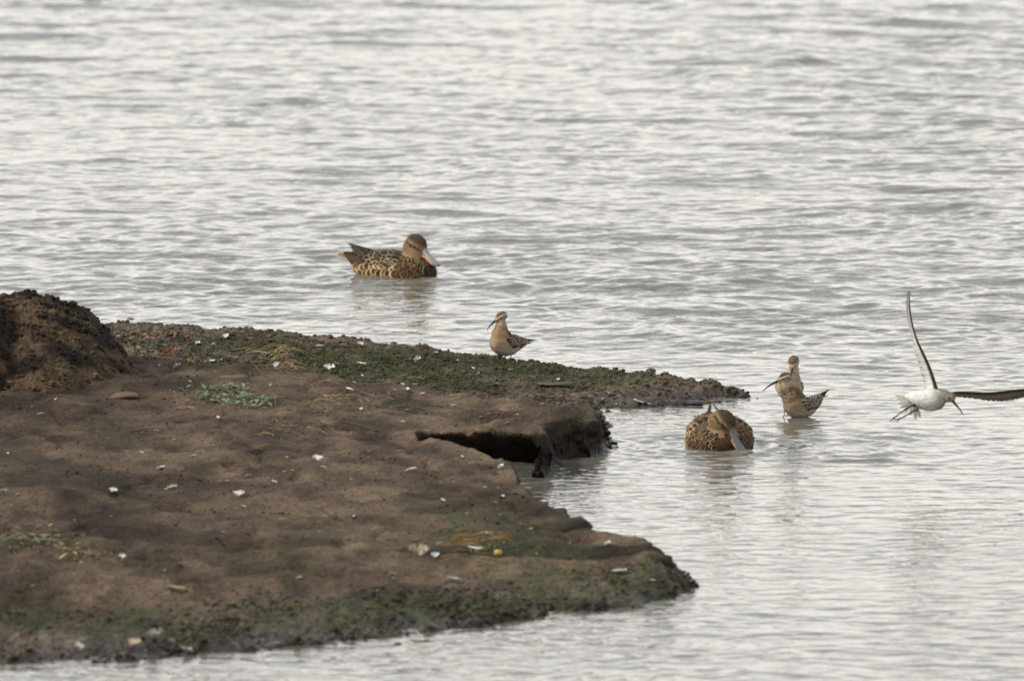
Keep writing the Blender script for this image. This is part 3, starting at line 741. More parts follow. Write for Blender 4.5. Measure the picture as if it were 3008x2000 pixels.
# ---------------------------------------------------------------- flying sandpiper
def make_flyer():
    base = at(2745, 1372); s = 3.73 * 986 * 39.0 / base.y if False else 3.73 * F_PX / base.y
    # height so that it shows above its own reflection
    cz = .212
    root = empty('flying_sandpiper', Vector((at(2730, 1175, cz).x, base.y, cz)))
    root.location.y = at(2730, 1175, cz).y
    s = 3.73 * F_PX / root.location.y
    tag(root, 'white bellied sandpiper flying low over the water with one wing raised straight up', 'wading bird')
    def P(a, b, y=0.0): return Vector(((a - 560) / s, y, -(b - 1250) / s))
    bm = bmesh.new()
    rr = lambda v_: v_ / s
    tube(bm, [(*P(300, 1195), rr(22), rr(22)), (*P(350, 1215), rr(60), rr(52)), (*P(430, 1235), rr(100), rr(92)), (*P(530, 1246), rr(122), rr(120)), (*P(630, 1238), rr(120), rr(122)),
              (*P(700, 1212, -.002), rr(84), rr(90)), (*P(752, 1202, -.006), rr(54), rr(56)), (*P(796, 1212, -.01), rr(52), rr(54)), (*P(822, 1245, -.012), rr(26), rr(28)), (*P(832, 1262, -.013), rr(10), rr(10))], seg=24, sub=6)
    ell(bm, P(785, 1212, -.008), (rr(66), rr(58), rr(60)))
    me = fuse(bm, .0021, 6)
    cols = []
    co = np.array([v_.co[:] for v_ in me.vertices]); nf = fbm(co[:, 0] * 380 + co[:, 1] * 200, co[:, 2] * 380, 77, 2)
    for i, v_ in enumerate(me.vertices):
        x, z_ = v_.co.x * s + 560, 1250 - v_.co.z * s
        c_ = tuple(q_ * (.78 + .4 * nf[i]) for q_ in (.76, .73, .67))
        t = max(0, min(1, (x - 590) / 110)); c_ = mixc(c_, (.33, .27, .195), t * (.55 + .5 * nf[i]))
        edge = (x - 640) * .62 + 1060
        b_ = max(0, min(1, (edge + 60 - z_) / 50)) * (1 if x > 590 else 0); c_ = mixc(c_, (.10, .072, .048), b_ * (.5 + .6 * nf[i]))
        ey = math.exp(-((z_ - 1225 - (x - 780) * .8) / 13) ** 2) * (1 if x > 755 else 0); c_ = mixc(c_, (.05, .035, .025), ey * .8)
        if v_.co.y > .012: c_ = mixc(c_, (.14, .10, .07), .8)
        cols.append(c_)
    set_col(me, cols); link('body', me, PLUM, root)
    coat('body_feathers', me, cols, root, 900, .011, .0075, lambda p: Vector((-1, 0, 0)), 4, lambda p: p.x < .062, .12)
    def wing(lead, trail, yl, yt, cu, cl, seed):
        # lead/trail: matching zoomed pixel stations; yl/yt depths of the two edges; cu top-side, cl under-side colour
        rnd = random.Random(seed)
        A = cat([(*P(*a_, y=b_),) for a_, b_ in zip(lead, yl)], 8); T = cat([(*P(*a_, y=b_),) for a_, b_ in zip(trail, yt)], 8)
        bm = bmesh.new(); nj = 7; cl_ = {}
        for side_ in (0, 1):
            g = []
            for i, (a_, b_) in enumerate(zip(A, T)):
                a_ = Vector(a_); b_ = Vector(b_); u = i / (len(A) - 1)
                ch = (b_ - a_); notch = 1 - .10 * (i % 3) / 2
                nr = ch.cross(Vector(A[min(i + 1, len(A) - 1)]) - Vector(A[max(i - 1, 0)])).normalized()
                row = []
                for j in range(nj):
                    t = j / (nj - 1)
                    th = (.0032 * (1 - u * .6) * (1 - t) ** .6 * min(1, t * 8 + .25) + .0004) * (1 if side_ else -1)
                    vv = bm.verts.new(a_ + ch * t * (notch if j == nj - 1 else 1) + nr * (th + .004 * math.sin(t * 3.14) * (1 - u)))
                    row.append(vv)
                    if t < .17: c_ = cu
                    else:
                        c_ = mixc(cl, (.33, .30, .27), max(0, t - .55) * 1.6 + (.4 if i % 3 == 0 else 0))
                        c_ = mixc(c_, (.12, .095, .075), sstep(.45, .95, u) * .85)
                    cl_[vv] = c_
                g.append(row)
            for i in range(len(g) - 1):
                for j in range(nj - 1): bm.faces.new((g[i][j], g[i][j + 1], g[i + 1][j + 1], g[i + 1][j]))
        vn_ = Plates(); N = 48
        for k in range(N):
            u = (k + .5) / N; f_ = u * (len(A) - 1); i = int(f_); g_ = min(len(A) - 1, int(f_ + 1.2 + u * 3))
            a_ = Vector(A[i]).lerp(Vector(A[min(i + 1, len(A) - 1)]), f_ - i); t_e = Vector(T[g_]); r0_ = a_ + (Vector(T[i]) - a_) * .22; d_ = t_e - r0_
            nr = d_.cross(Vector(A[min(i + 1, len(A) - 1)]) - Vector(A[max(i - 1, 0)])).normalized()
            if nr.y > 0: nr = -nr
            b0_ = mixc(cl, (.16, .13, .105), float(sstep(.35, .95, u)) * .85); jj = rnd.uniform(.85, 1.1)
            vn_.add(r0_ + nr * .003, d_, nr, d_.length * rnd.uniform(.99, 1.05), .0105, lambda t, q, b0_=b0_, jj=jj: tuple(x * jj * (.78 if q > .7 else (.88 if abs(q) < .2 else 1.0)) * (1 - .25 * t) for x in b0_), None, (0, .0008), point=.5)
        vanes = vn_
        bm.verts.index_update(); order = [cl_[v_] for v_ in bm.verts]
        me = bpy.data.meshes.new('wing'); bm.to_mesh(me); bm.free(); set_col(me, order)
        wo_ = link('wing', me, FEATH, root); vanes.build('flight_feathers', wo_); return wo_
    wing([(650, 1120), (618, 1020), (560, 860), (490, 715), (430, 590), (385, 450), (355, 300), (345, 170), (348, 60)],
         [(500, 1170), (505, 1080), (452, 900), (408, 750), (385, 620), (346, 470), (320, 320), (314, 180), (328, 60)],
         [-.012, -.012, -.010, -.006, 0, .006, .012, .02, .03], [.03, .035, .035, .035, .034, .034, .032, .032, .032], (.035, .026, .022), (.74, .72, .68), 1)
    wing([(690, 1170), (800, 1175), (900, 1172), (1050, 1180), (1200, 1190), (1350, 1180), (1500, 1165), (1650, 1155), (1800, 1160), (1950, 1195)],
         [(640, 1200), (800, 1215), (900, 1236), (1050, 1258), (1200, 1285), (1350, 1298), (1500, 1285), (1650, 1255), (1800, 1230), (1950, 1210)],
         [.028, .035, .045, .055, .065, .07, .08, .085, .095, .10], [.03, .05, .07, .085, .095, .10, .105, .11, .115, .11], (.07, .055, .045), (.24, .20, .165), 2)
    t_ = Plates()
    for k, (a_, b_) in enumerate([(170, 1195), (185, 1235), (200, 1290), (225, 1340), (280, 1385), (350, 1430), (415, 1480), (470, 1455)]):
        p0 = P(345 + k * 6, 1225 + k * 9, -.004); q_ = P(a_, b_, .004)
        t_.add(p0, q_ - p0, Vector((0, -1, .1)), (q_ - p0).length, .014, edged((.60, .58, .53), (.48, .45, .41), (.72, .70, .66), .7, .9), None, (0, .001), point=.5)
    t_.build('tail', root)
    for k, pts in enumerate([[(400, 1290, 30), (345, 1310, 14), (260, 1370, 7), (195, 1425, 8), (120, 1480, 4)], [(430, 1340, 26), (390, 1358, 13), (310, 1410, 7), (240, 1445, 8), (175, 1468, 4)]]):
        bm = bmesh.new()
        tube(bm, [(*P(a_, b_, -.014 - .004 * k), r_ / s, r_ / s) for a_, b_, r_ in pts], seg=10, sub=4)
        a_, b_, _ = pts[3]
        for dd in (-26, 22):
            tube(bm, [(*P(a_, b_, -.014), 6 / s, 6 / s), (*P(a_ - 45, b_ + 30 + dd * .6, -.016), 3 / s, 3 / s)], seg=6, sub=2)
        bm_obj('leg', bm, HORN, root, lambda v_: (.035, .030, .026))
    bm = bmesh.new()
    tube(bm, [(*P(a_, b_, -.013), r_ / s, r_ / s) for a_, b_, r_ in [(818, 1255, 18), (845, 1290, 13), (880, 1330, 9), (908, 1368, 7), (926, 1402, 4)]], seg=12, sub=4)
    bm_obj('bill', bm, HORN, root, lambda v_: (.03, .028, .03))
    bm = bmesh.new(); ell(bm, P(770, 1218, -.0245), (.003, .003, .003), seg=12); bm_obj('eye', bm, EYE, root)
make_flyer()

# ================================================================== THINGS ON THE MUD
WHITE = mat_plain('white_down', (.56, .54, .49), rough=.85, vary=.25, scale=400, spec=.2)
CREAM = mat_plain('cream_feather', (.42, .35, .24), rough=.8, vary=.2, scale=300, spec=.2)
STRAW = mat_plain('dry_straw', (.30, .225, .11), rough=.8, vary=.35, scale=150, spec=.2)
REDL = mat_plain('red_leaf', (.16, .045, .028), rough=.6, vary=.4, scale=200)
TANL = mat_plain('tan_leaf', (.22, .135, .07), rough=.7, vary=.4, scale=200)
GRNL = mat_plain('green_leaf', (.10, .15, .045), rough=.6, vary=.35, scale=200)
SAGE = mat_plain('sage_leaf', (.17, .20, .11), rough=.65, vary=.3, scale=200)
OLIVE = mat_plain('olive_weed', (.13, .12, .035), rough=.7, vary=.4, scale=200)
DARKW = mat_plain('dark_wet_twig', (.045, .03, .02), rough=.6, vary=.4, scale=200)
ORNG = mat_plain('orange_weed', (.19, .10, .025), rough=.6, vary=.4, scale=200)
YELL = mat_plain('yellow_fruit', (.38, .26, .07), rough=.45, vary=.25, scale=120)

def down_mesh(L, W, H, seed, frilly=.3):
    L *= .86; W *= .86; H *= .8
    """a curled feather: cupped vane, ragged edge, short quill"""
    rnd = random.Random(seed); vs = []; fs = []; nt, nv_ = 9, 7
    cv = rnd.uniform(-.25, .25)
    for i in range(nt):
        t = i / (nt - 1); w = W * .5 * (math.sin(math.pi * min(1, t * .92 + .06)) ** .6) * rnd.uniform(1 - frilly, 1 + frilly * .4)
        for j in range(nv_):
            v_ = j / (nv_ - 1) * 2 - 1
            vs.append(((t - .5) * L + rnd.uniform(-1, 1) * L * .03, v_ * w + cv * W * (t - .5) ** 2 * 4, H * (.15 + .85 * (v_ * v_) * .7 + .6 * t * t) + rnd.uniform(0, .12) * H))
    for i in range(nt - 1):
        for j in range(nv_ - 1):
            a_ = i * nv_ + j; fs.append((a_, a_ + 1, a_ + nv_ + 1, a_ + nv_))
    b0 = len(vs); rq = W * .035 + .0003
    for k in range(2):
        for a_ in range(4): vs.append((-.5 * L - k * L * .22, rq * math.cos(a_ * 1.571), H * .3 + rq * math.sin(a_ * 1.571)))
    for a_ in range(4): fs.append((b0 + a_, b0 + (a_ + 1) % 4, b0 + 4 + (a_ + 1) % 4, b0 + 4 + a_))
    # tuft of loose barbs near the quill
    for k in range(10):
        p = Vector((-.45 * L + rnd.uniform(0, .4) * L, 0, H * .2)); d = Vector((rnd.uniform(-.4, .6), rnd.choice([-1, 1]) * rnd.uniform(.5, 1), rnd.uniform(.2, 1.1))).normalized() * W * rnd.uniform(.4, .75)
        b_ = len(vs); q = Vector((W * .05, 0, 0)); vs += [tuple(p - q), tuple(p + q), tuple(p + d)]; fs.append((b_, b_ + 1, b_ + 2))
    me = bpy.data.meshes.new('feather'); me.from_pydata(vs, [], fs); me.update(); return me
def place(o, px, py, up=.0015, yaw=None, tilt=True, fallback=.09):
    loc, nor = hit(px, py)
    if loc is None: loc = at(px, py, .012); nor = Vector((0, 0, 1))
    if nor.z < 0: nor = -nor
    nor = (nor + Vector((0, 0, 1.2))).normalized()
    o.location = loc + nor * up
    yaw = random.uniform(0, 6.28) if yaw is None else yaw
    q = nor.to_track_quat('Z', 'Y') if tilt else Vector((0, 0, 1)).to_track_quat('Z', 'Y')
    o.rotation_euler = (q.to_matrix() @ Matrix.Rotation(yaw, 3, 'Z')).to_euler()
# the ones with a look or a place of their own: px, py, length in photo px, width px, height, yaw, material, label
NAMED = [
 (966, 1088, 36, 26, .017, .1, WHITE, 'largest bright white feather on the green algae flat, left of the other loose ones'),
 (1061, 1073, 34, 12, .009, 2.9, WHITE, 'flat white feather on green algae, right of the brightest one'),
 (1227, 1068, 24, 18, .022, 1.2, CREAM, 'upright cream coloured feather standing on the green algae'),
 (1200, 1062, 24, 14, .010, .4, CREAM, 'yellowish curled leaf-like feather beside the upright cream one'),
 (939, 1019, 34, 7, .005, 0, WHITE, 'thin flat white feather near the far edge of the spit'),
 (1057, 1015, 26, 14, .010, .2, WHITE, 'white feather on the far crest of the spit in front of open water'),
 (664, 994, 30, 16, .012, 2.4, WHITE, 'curved white feather on the far crest, right of the red weeds'),
 (580, 1012, 36, 12, .009, .1, WHITE, 'white feather with a yellow side lying beside small brown leaves'),
 (630, 1066, 60, 18, .010, .1, WHITE, 'wide loose fluff of white down between the two mud levels'),
 (401, 1034, 22, 22, .016, 1.0, WHITE, 'white feather among the red seedlings by the mound'),
 (523, 1081, 20, 20, .014, 1.3, WHITE, 'small upright white feather right of the mound foot'),
 (809, 1082, 30, 14, .018, .8, WHITE, 'tilted white feather beside the dry yellow straw'),
 (1025, 1146, 42, 9, .006, 3.0, WHITE, 'long thin white feather at the start of the smooth brown mud'),
 (1198, 1146, 36, 8, .006, 2.8, WHITE, 'long thin white quill with a brown end on smooth brown mud'),
 (1405, 1106, 14, 14, .014, 1.0, WHITE, 'white feather tip standing over a dark hollow near the ridge'),
 (1463, 1342, 22, 16, .012, .3, WHITE, 'white feather on the lip of the dark gully'),
 (1473, 1378, 16, 22, .014, 1.4, WHITE, 'white feather caught on the bank below the gully lip'),
 (934, 1354, 36, 24, .015, .2, WHITE, 'bright white downy feather in the middle of the brown slope'),
 (1210, 1382, 44, 14, .007, 2.6, WHITE, 'long pale feather lying left of the gully'),
 (505, 1440, 34, 24, .014, 1.9, WHITE, 'three cornered white feather on the brown slope, left one of the bright pair'),
 (699, 1458, 30, 24, .014, .4, WHITE, 'round white feather on the brown slope, right one of the bright pair'),
 (10, 1452, 40, 28, .016, .2, WHITE, 'white feather at the left edge of the photo on a brown hump'),
 (474, 1378, 30, 12, .009, .3, WHITE, 'faint greyish white feather above the bright pair'),
 (357, 1640, 28, 16, .010, .3, WHITE, 'white feather to the right of the low green weed clump'),
 (515, 1733, 80, 18, .011, 2.7, CREAM, 'long slanting cream feather above the dark algae band'),
 (1228, 1638, 26, 50, .034, .2, CREAM, 'big upright cream feather on the near green slope'),
 (1276, 1638, 32, 20, .013, .2, WHITE, 'small white feather just right of the big upright cream one'),
 (1395, 1615, 60, 16, .008, 2.7, WHITE, 'long flat white feather below the orange weed'),
 (1437, 1576, 24, 20, .014, .5, WHITE, 'round white feather at the end of the orange weed'),
 (1332, 1708, 48, 18, .013, 3.0, WHITE, 'oval white feather just above the dark algae band'),
 (1820, 1686, 64, 22, .014, .1, WHITE, 'wide white feather near the tip of the near point'),
 (1787, 1602, 22, 14, .012, .3, WHITE, 'white feather on the far edge of the near point'),
 (452, 1886, 58, 46, .034, .8, WHITE, 'large blurred white feather tuft on the near water edge'),
 (390, 1898, 50, 30, .018, .3, CREAM, 'cream coloured clump beside the large blurred white tuft'),
 (224, 1909, 26, 30, .02, 1.2, WHITE, 'white feather at the near water edge, left of the large tuft'),
 (548, 1919, 36, 26, .018, .6, WHITE, 'white feather at the near water edge, right of the large tuft'),
 (1594, 1192, 22, 10, .008, .2, WHITE, 'white feather above the dark rounded bank'),
 (332, 1446, 20, 18, .011, .4, WHITE, 'small white feather left of the bright pair on the brown slope')]
pxm = lambda px_, y_: px_ * y_ / F_PX
for k, (px, py, L, W, H, yaw, mt, lab) in enumerate(NAMED):
    loc, _ = hit(px, py); y_ = loc.y if loc is not None else 40
    me = down_mesh(pxm(L, y_), pxm(max(W, 10), y_) * 1.6, H, 400 + k)
    o = link('feather', me, mt); tag(o, lab, 'feather'); place(o, px, py, yaw=yaw)
SMALL = {'far': [(456, 1051), (481, 1041), (626, 1014), (599, 973), (691, 1053), (752, 1079), (733, 1102), (866, 992), (990, 1073), (1174, 1051), (1343, 1049), (1343, 1063), (1389, 1085), (1359, 1094), (1064, 1106),
                 (1700, 1125), (1640, 1118), (1500, 1090), (1460, 1130), (1790, 1160), (1770, 1175), (1810, 1190), (1750, 1185), (920, 1040), (1110, 1095), (1280, 1040), (1560, 1075), (1900, 1120)],
         'mid': [(288, 1095), (305, 1179), (164, 1177), (95, 1198), (561, 1203), (1183, 1132), (1218, 1132), (1141, 1127), (966, 1122), (1304, 1177), (1195, 1207), (1061, 1205), (959, 1213), (942, 1245), (907, 1259), (1182, 1242),
                 (1413, 1227), (1436, 1217), (1288, 1226), (1040, 1126), (1160, 1148), (1240, 1160), (1355, 1412), (1357, 1344), (1382, 1365), (1332, 1195), (1490, 1245), (1325, 1165), (1520, 1220)],
         'near': [(1454, 1479), (1300, 1473), (1478, 1460), (1560, 1556), (1577, 1630), (51, 1455), (714, 1491), (949, 1376), (837, 1388), (803, 1419), (730, 1401), (569, 1343), (416, 1332), (23, 1335), (120, 1220),
                  (418, 1274), (97, 1725), (816, 1753), (880, 1700), (934, 1537), (1154, 1688), (1465, 1703), (1915, 1708), (460, 1270), (830, 1530), (1040, 1520), (640, 1230), (1290, 1600)]}
MARKS = [(966, 1088, 'brightest feather on the algae'), (1227, 1068, 'upright cream feather'), (939, 1019, 'thin flat far-edge feather'), (664, 994, 'curved feather on the far crest'), (640, 1165, 'sage green weed'),
         (401, 1034, 'feather among red seedlings'), (1025, 1146, 'long thin feather'), (1198, 1146, 'white quill'), (1405, 1106, 'feather over a hollow'), (1463, 1342, 'feather on the gully lip'), (934, 1354, 'downy feather in mid slope'),
         (1210, 1382, 'long pale feather'), (505, 1440, 'three cornered feather'), (699, 1458, 'round feather of the bright pair'), (10, 1452, 'feather at the left edge'), (357, 1640, 'feather right of the olive weed'), (515, 1733, 'slanting cream feather'),
         (1228, 1638, 'big upright cream feather'), (1437, 1576, 'orange weed'), (1332, 1708, 'oval feather by the algae band'), (1820, 1686, 'wide feather on the near point'), (815, 1040, 'dry yellow straw'), (370, 1165, 'large tan clod'),
         (1720, 1235, 'dark rounded bank'), (1910, 1090, 'skyline lump'), (1888, 1184, 'white twig'), (1490, 1040, 'standing sandpiper'), (1630, 1128, 'low swelling of pinkish mud'), (1200, 1198, 'long bent twig')]
USED = set()
def small_label(px, py):
    for mx_, my_, nm in sorted(MARKS, key=lambda q: math.hypot(q[0] - px, (q[1] - py) * 2)):
        dx, dy = px - mx_, (py - my_) * 2; dd = math.hypot(dx, dy)
        if dd < 4: continue
        how = 'just' if dd < 60 else ('a little way' if dd < 160 else 'further')
        if abs(dx) > 2 * abs(dy): w = 'left of' if dx < 0 else 'right of'
        elif abs(dy) > 2 * abs(dx): w = 'beyond' if dy < 0 else 'in front of'
        else: w = ('beyond and ' if dy < 0 else 'in front and ') + ('left of' if dx < 0 else 'right of')
        lab = f'tiny feather {how} {w} {nm}'
        if lab not in USED: USED.add(lab); return lab
random.seed(99)
protos = [down_mesh(1, 1.0, .38, 900 + k, .4) for k in range(5)]
for me in protos: me.materials.append(WHITE); me.polygons.foreach_set('use_smooth', [True] * len(me.polygons))
for key, lst in SMALL.items():
    for (px, py) in lst:
        loc, _ = hit(px, py)
        if loc is None: continue
        o = bpy.data.objects.new('feather', random.choice(protos)); C.objects.link(o)
        tag(o, small_label(px, py), 'feather', 'tiny feathers strewn over the mud')
        place(o, px, py); s_ = pxm(random.uniform(9, 17) if key != 'near' else random.uniform(13, 20), loc.y); o.scale = (s_, s_ * random.uniform(.6, 1), s_)

# ---- plants, straw, weeds
def leaf_blade(vs, fs, p, d, L, W, droop=.3, seg=4):
    d = d.normalized(); sd_ = d.cross(Vector((0, 0, 1)));  sd_ = sd_.normalized() if sd_.length > .01 else Vector((1, 0, 0)); b0 = len(vs)
    for i in range(seg + 1):
        t = i / seg; w = W * .5 * math.sin(math.pi * (t * .9 + .06)); c_ = p + d * L * t - Vector((0, 0, droop * L * t * t))
        vs.append(tuple(c_ - sd_ * w)); vs.append(tuple(c_ + Vector((0, 0, -.12 * w)))); vs.append(tuple(c_ + sd_ * w))
    for i in range(seg):
        a_ = b0 + i * 3; fs += [(a_, a_ + 1, a_ + 4, a_ + 3), (a_ + 1, a_ + 2, a_ + 5, a_ + 4)]
def from_lists(name, vs, fs, mat, parent=None):
    me = bpy.data.meshes.new(name); me.from_pydata(vs, [], fs); me.update(); return link(name, me, mat, parent)
def stems(pts_list, r_, seed=0):
    bm = bmesh.new()
    for pts in pts_list: tube(bm, [(*p, r_ * (1 - .5 * i / len(pts)), r_ * (1 - .5 * i / len(pts))) for i, p in enumerate(pts)], seg=6, sub=3, side=Vector((.2, 1, .1)))
    return bm
def rosette(name, px, py, n_, L, W, mat, label, catg, seed, spread=(.1, .1), elev=(.1, .7), stemmat=None, group=None):
    rnd = random.Random(seed); loc, _ = hit(px, py)
    root = empty(name, loc); tag(root, label, catg, group)
    st = []
    for k in range(n_):
        vs = []; fs = []
        x = rnd.gauss(0, spread[0]); y = rnd.gauss(0, spread[1]); g = drop(loc.x + x, loc.y + y)[0] - loc
        a_ = rnd.uniform(0, 6.28); e = rnd.uniform(*elev)
        d = Vector((math.cos(a_), math.sin(a_), e)); hgt = rnd.uniform(.05, .35) * L
        tip = g + Vector((0, 0, hgt)) + d * .1 * L; st.append([tuple(g - Vector((0, 0, .004))), tuple(g + Vector((0, 0, hgt * .5))), tuple(tip)])
        bmx = stems([st[-1]], .0011); bm_obj('stem', bmx, stemmat or (mat if not isinstance(mat, list) else mat[0]), root)
        leaf_blade(vs, fs, tip, d, L * rnd.uniform(.6, 1.1), W * rnd.uniform(.7, 1.2), rnd.uniform(.1, .5))
        from_lists('leaf', vs, fs, mat if not isinstance(mat, list) else rnd.choice(mat), root)
    return root
rosette('green_weed', 635, 1160, 95, .036, .011, [SAGE, SAGE, GRNL], 'pale sage green leafy weed sprawling over the brown mud', 'weed', 1, (.060, .17), (.0, .45))
rosette('green_weed', 735, 1180, 60, .034, .010, [SAGE, GRNL], 'smaller pale green weed trailing right of the larger one', 'weed', 2, (.045, .11), (.0, .5))
rosette('olive_weed', 100, 1585, 80, .036, .011, [OLIVE, GRNL, STRAW], 'low olive green weed clump on the near mud slope at the left', 'weed', 3, (.055, .16), (.0, .4))
rosette('olive_weed', 215, 1625, 55, .026, .008, [OLIVE, STRAW], 'yellowish trailing weed right of the low olive clump', 'weed', 4, (.06, .05), (.1, .5))
rosette('red_weed', 470, 985, 22, .026, .011, [REDL, REDL, TANL], 'dark red leafy weed on the far crest of the spit', 'weed', 5, (.045, .06), (.2, .8))
rosette('red_weed', 365, 988, 18, .028, .012, [TANL, REDL, STRAW], 'tan and reddish leaf litter weed close behind the mound', 'weed', 6, (.04, .08), (.1, .6))
for k, (px, py, lab, mats) in enumerate([(392, 1040, 'tall red and green seedling tuft right beside the mound', [GRNL, REDL, ORNG]), (430, 1055, 'low orange red seedling tuft a little right of the mound', [REDL, ORNG, GRNL]),
                                   (515, 1045, 'red seedling standing alone among white feathers', [REDL, ORNG]), (560, 1062, 'thin yellow green seedling furthest from the mound', [STRAW, GRNL])]):
    rosette('seedling', px, py, 14, .030, .007, mats, lab, 'seedling', 20 + k, (.014, .03), (.9, 3.0))
def straw(px, py, n_, L, spread, mat, label, catg, name, seed, flat=.15, r_=.0016, yaw=None):
    rnd = random.Random(seed); loc, _ = hit(px, py); root = empty(name, loc); tag(root, label, catg)
    for k in range(n_):
        x = rnd.gauss(0, spread[0]); y = rnd.gauss(0, spread[1]); a_ = rnd.uniform(0, 6.28) if yaw is None else rnd.gauss(yaw, .5)
        l_ = L * rnd.uniform(.4, 1); pts = []
        bx = rnd.uniform(-.3, .3); h0 = rnd.uniform(0, flat)
        for i in range(4):
            t = i / 3 - .5; qx = x + math.cos(a_ + bx * t) * l_ * t; qy = y + math.sin(a_ + bx * t) * l_ * t
            g = drop(loc.x + qx, loc.y + qy)[0]; pts.append((qx, qy, g.z - loc.z + .003 + h0 * L * (1 - 4 * t * t) * .8))
        bm = stems([pts], r_ * rnd.uniform(.6, 1.3)); bm_obj('stalk', bm, mat, root)
straw(815, 1040, 26, .11, (.035, .07), STRAW, 'tangle of dry yellow straw arching over the algae flat', 'straw', 'dry_straw', 31, .28, .0017, .1)
straw(835, 1078, 22, .07, (.04, .05), TANL, 'low brown and yellow heap of dead stalks below the straw tangle', 'straw', 'dead_stalks', 32, .15, .0022)
straw(1015, 1165, 22, .08, (.05, .12), STRAW, 'thin pale dead stalks scattered on the smooth brown mud', 'straw', 'dead_stalks', 33, .18, .0012)
straw(870, 1270, 30, .06, (.07, .12), TANL, 'short tan plant bits pressed into the middle brown slope', 'straw', 'dead_stalks', 34, .15, .0014)
straw(1210, 1115, 14, .05, (.02, .03), ORNG, 'small orange brown curled stalk at the edge of the green algae', 'straw', 'dead_stalks', 35, .2, .002)
straw(1385, 1590, 34, .09, (.05, .12), ORNG, 'flat orange brown strand of dead weed on the near slope', 'weed', 'orange_weed', 36, .1, .002, .1)
straw(1430, 1605, 18, .05, (.04, .1), OLIVE, 'dark green weed strand below the orange one', 'weed', 'olive_weed', 37, .2, .002)
def twig(pix, r_, label, mat=DARKW, z=.002):
    pts = [hit(*p)[0] for p in pix]; pts = [p for p in pts if p is not None]; o0 = pts[0].copy()
    bm = stems([[tuple(p - o0 + Vector((0, 0, z))) for p in pts]], r_); o = bm_obj('twig', bm, mat, None); o.location = o0; tag(o, label, 'twig')
twig([(1100, 1185), (1120, 1197), (1180, 1196), (1240, 1202), (1290, 1218), (1320, 1228)], .0024, 'long thin dark twig bending across smooth brown mud')
twig([(1210, 1178), (1250, 1188), (1300, 1196)], .002, 'short dark twig behind the long thin one')
twig([(730, 1235), (800, 1252), (880, 1280), (950, 1310)], .0022, 'dark straight twig pressed in the left brown mud')
twig([(1005, 1238), (1060, 1252), (1110, 1268)], .0024, 'dark twig lying left of the gully head')
twig([(1862, 1178), (1890, 1188), (1912, 1192)], .0025, 'white peeled twig at the water edge of the far point', WHITE, .006)

# yellow round fruit
loc, _ = hit(1463, 1632)
bm = bmesh.new(); ell(bm, Vector((0, 0, .009)), (.012, .012, .0105), seg=16)
for v_ in bm.verts:
    if v_.co.z > .0165: v_.co.z -= .002
o = bm_obj('fruit', bm, YELL, None); o.location = loc; tag(o, 'small round yellow fruit on the near green slope below the orange weed', 'fruit')

# ---- clods and stones
def clod(seed, sub_=2):
    bm = bmesh.new(); bmesh.ops.create_icosphere(bm, subdivisions=sub_, radius=1); rnd = random.Random(seed); o_ = Vector((rnd.random() * 9, rnd.random() * 9, rnd.random() * 9))
    from mathutils import noise
    for v_ in bm.verts: v_.co *= 1 + .45 * noise.noise(v_.co * 1.3 + o_) + .25 * noise.noise(v_.co * 3 + o_); v_.co.z *= .75
    return bm
STONE = mat_plain('dark_wet_stone', (.030, .024, .018), rough=.4, vary=.4, scale=60)
MUDC = mat_plain('mud_clod', (.070, .050, .036), rough=.75, vary=.5, scale=60)
DRYC = mat_plain('dry_earth_clod', (.115, .072, .040), rough=.85, vary=.35, scale=50)
def stone(name, px, py, s_, mt, label, catg, seed, group=None):
    loc, _ = hit(px, py)
    if loc is None: loc = at(px, py, 0)
    o = bm_obj(name, clod(seed), mt, None); o.location = loc; y_ = loc.y; o.scale = tuple(pxm(v_, y_) * .5 for v_ in s_); o.rotation_euler = (0, 0, seed * 1.7); tag(o, label, catg, group)
stone('clod', 385, 940, (30, 24, 20), STONE, 'dark pointed clod on the far edge of the spit nearest the mound', 'clod', 1)
stone('clod', 1910, 1090, (34, 30, 22), STONE, 'dark lump of earth on the far skyline of the spit before its tip', 'clod', 3)
stone('stone', 2140, 1142, (20, 20, 16), STONE, 'dark stone on the crest close to the far tip of the spit', 'stone', 4)
stone('stone', 2160, 1146, (18, 16, 16), STONE, 'small dark stone beside another near the far tip of the spit', 'stone', 5)
stone('stone', 2180, 1168, (22, 20, 15), STONE, 'outermost dark stone at the far tip of the spit', 'stone', 6)
stone('stone', 1888, 1184, (32, 20, 16), STONE, 'dark wet stone over the white twig at the water edge', 'stone', 7)
stone('stone', 1943, 1190, (9, 9, 26), STONE, 'thin upright dark stump at the water edge of the far point', 'stump', 8)
stone('clod', 2040, 1184, (62, 40, 20), STONE, 'flat dark block of wet mud in the water below the far point', 'clod', 9)
stone('clod', 1786, 1208, (18, 18, 18), STONE, 'dark wet clod in the corner between far point and rounded bank', 'clod', 10)
stone('clod', 370, 1165, (110, 90, 40), DRYC, 'large tan clod of dry earth on the left brown slope', 'clod', 12)
stone('clod', 690, 1108, (90, 60, 20), DRYC, 'wide low tan clod between straw and seedlings', 'clod', 13)
stone('clod', 540, 1202, (50, 50, 28), DRYC, 'small tan clod to the right of the large one', 'clod', 14)
stone('clod', 1630, 1128, (120, 60, 16), MUDC, 'wide low swelling of pinkish mud on the far flat', 'clod', 15)
stone('clod', 2140, 1700, (20, 18, 16), STONE, 'tiny dark clod beyond the near tip', 'clod', 16) if False else None
PEAT = mat_plain('dark_peat', (.042, .034, .024), rough=.8, vary=.5, scale=70, spec=.1)
stone('clod', 1690, 1548, (100, 120, 74), PEAT, 'rounded dark lump of earth jutting from the bank edge above the near point', 'clod', 31)
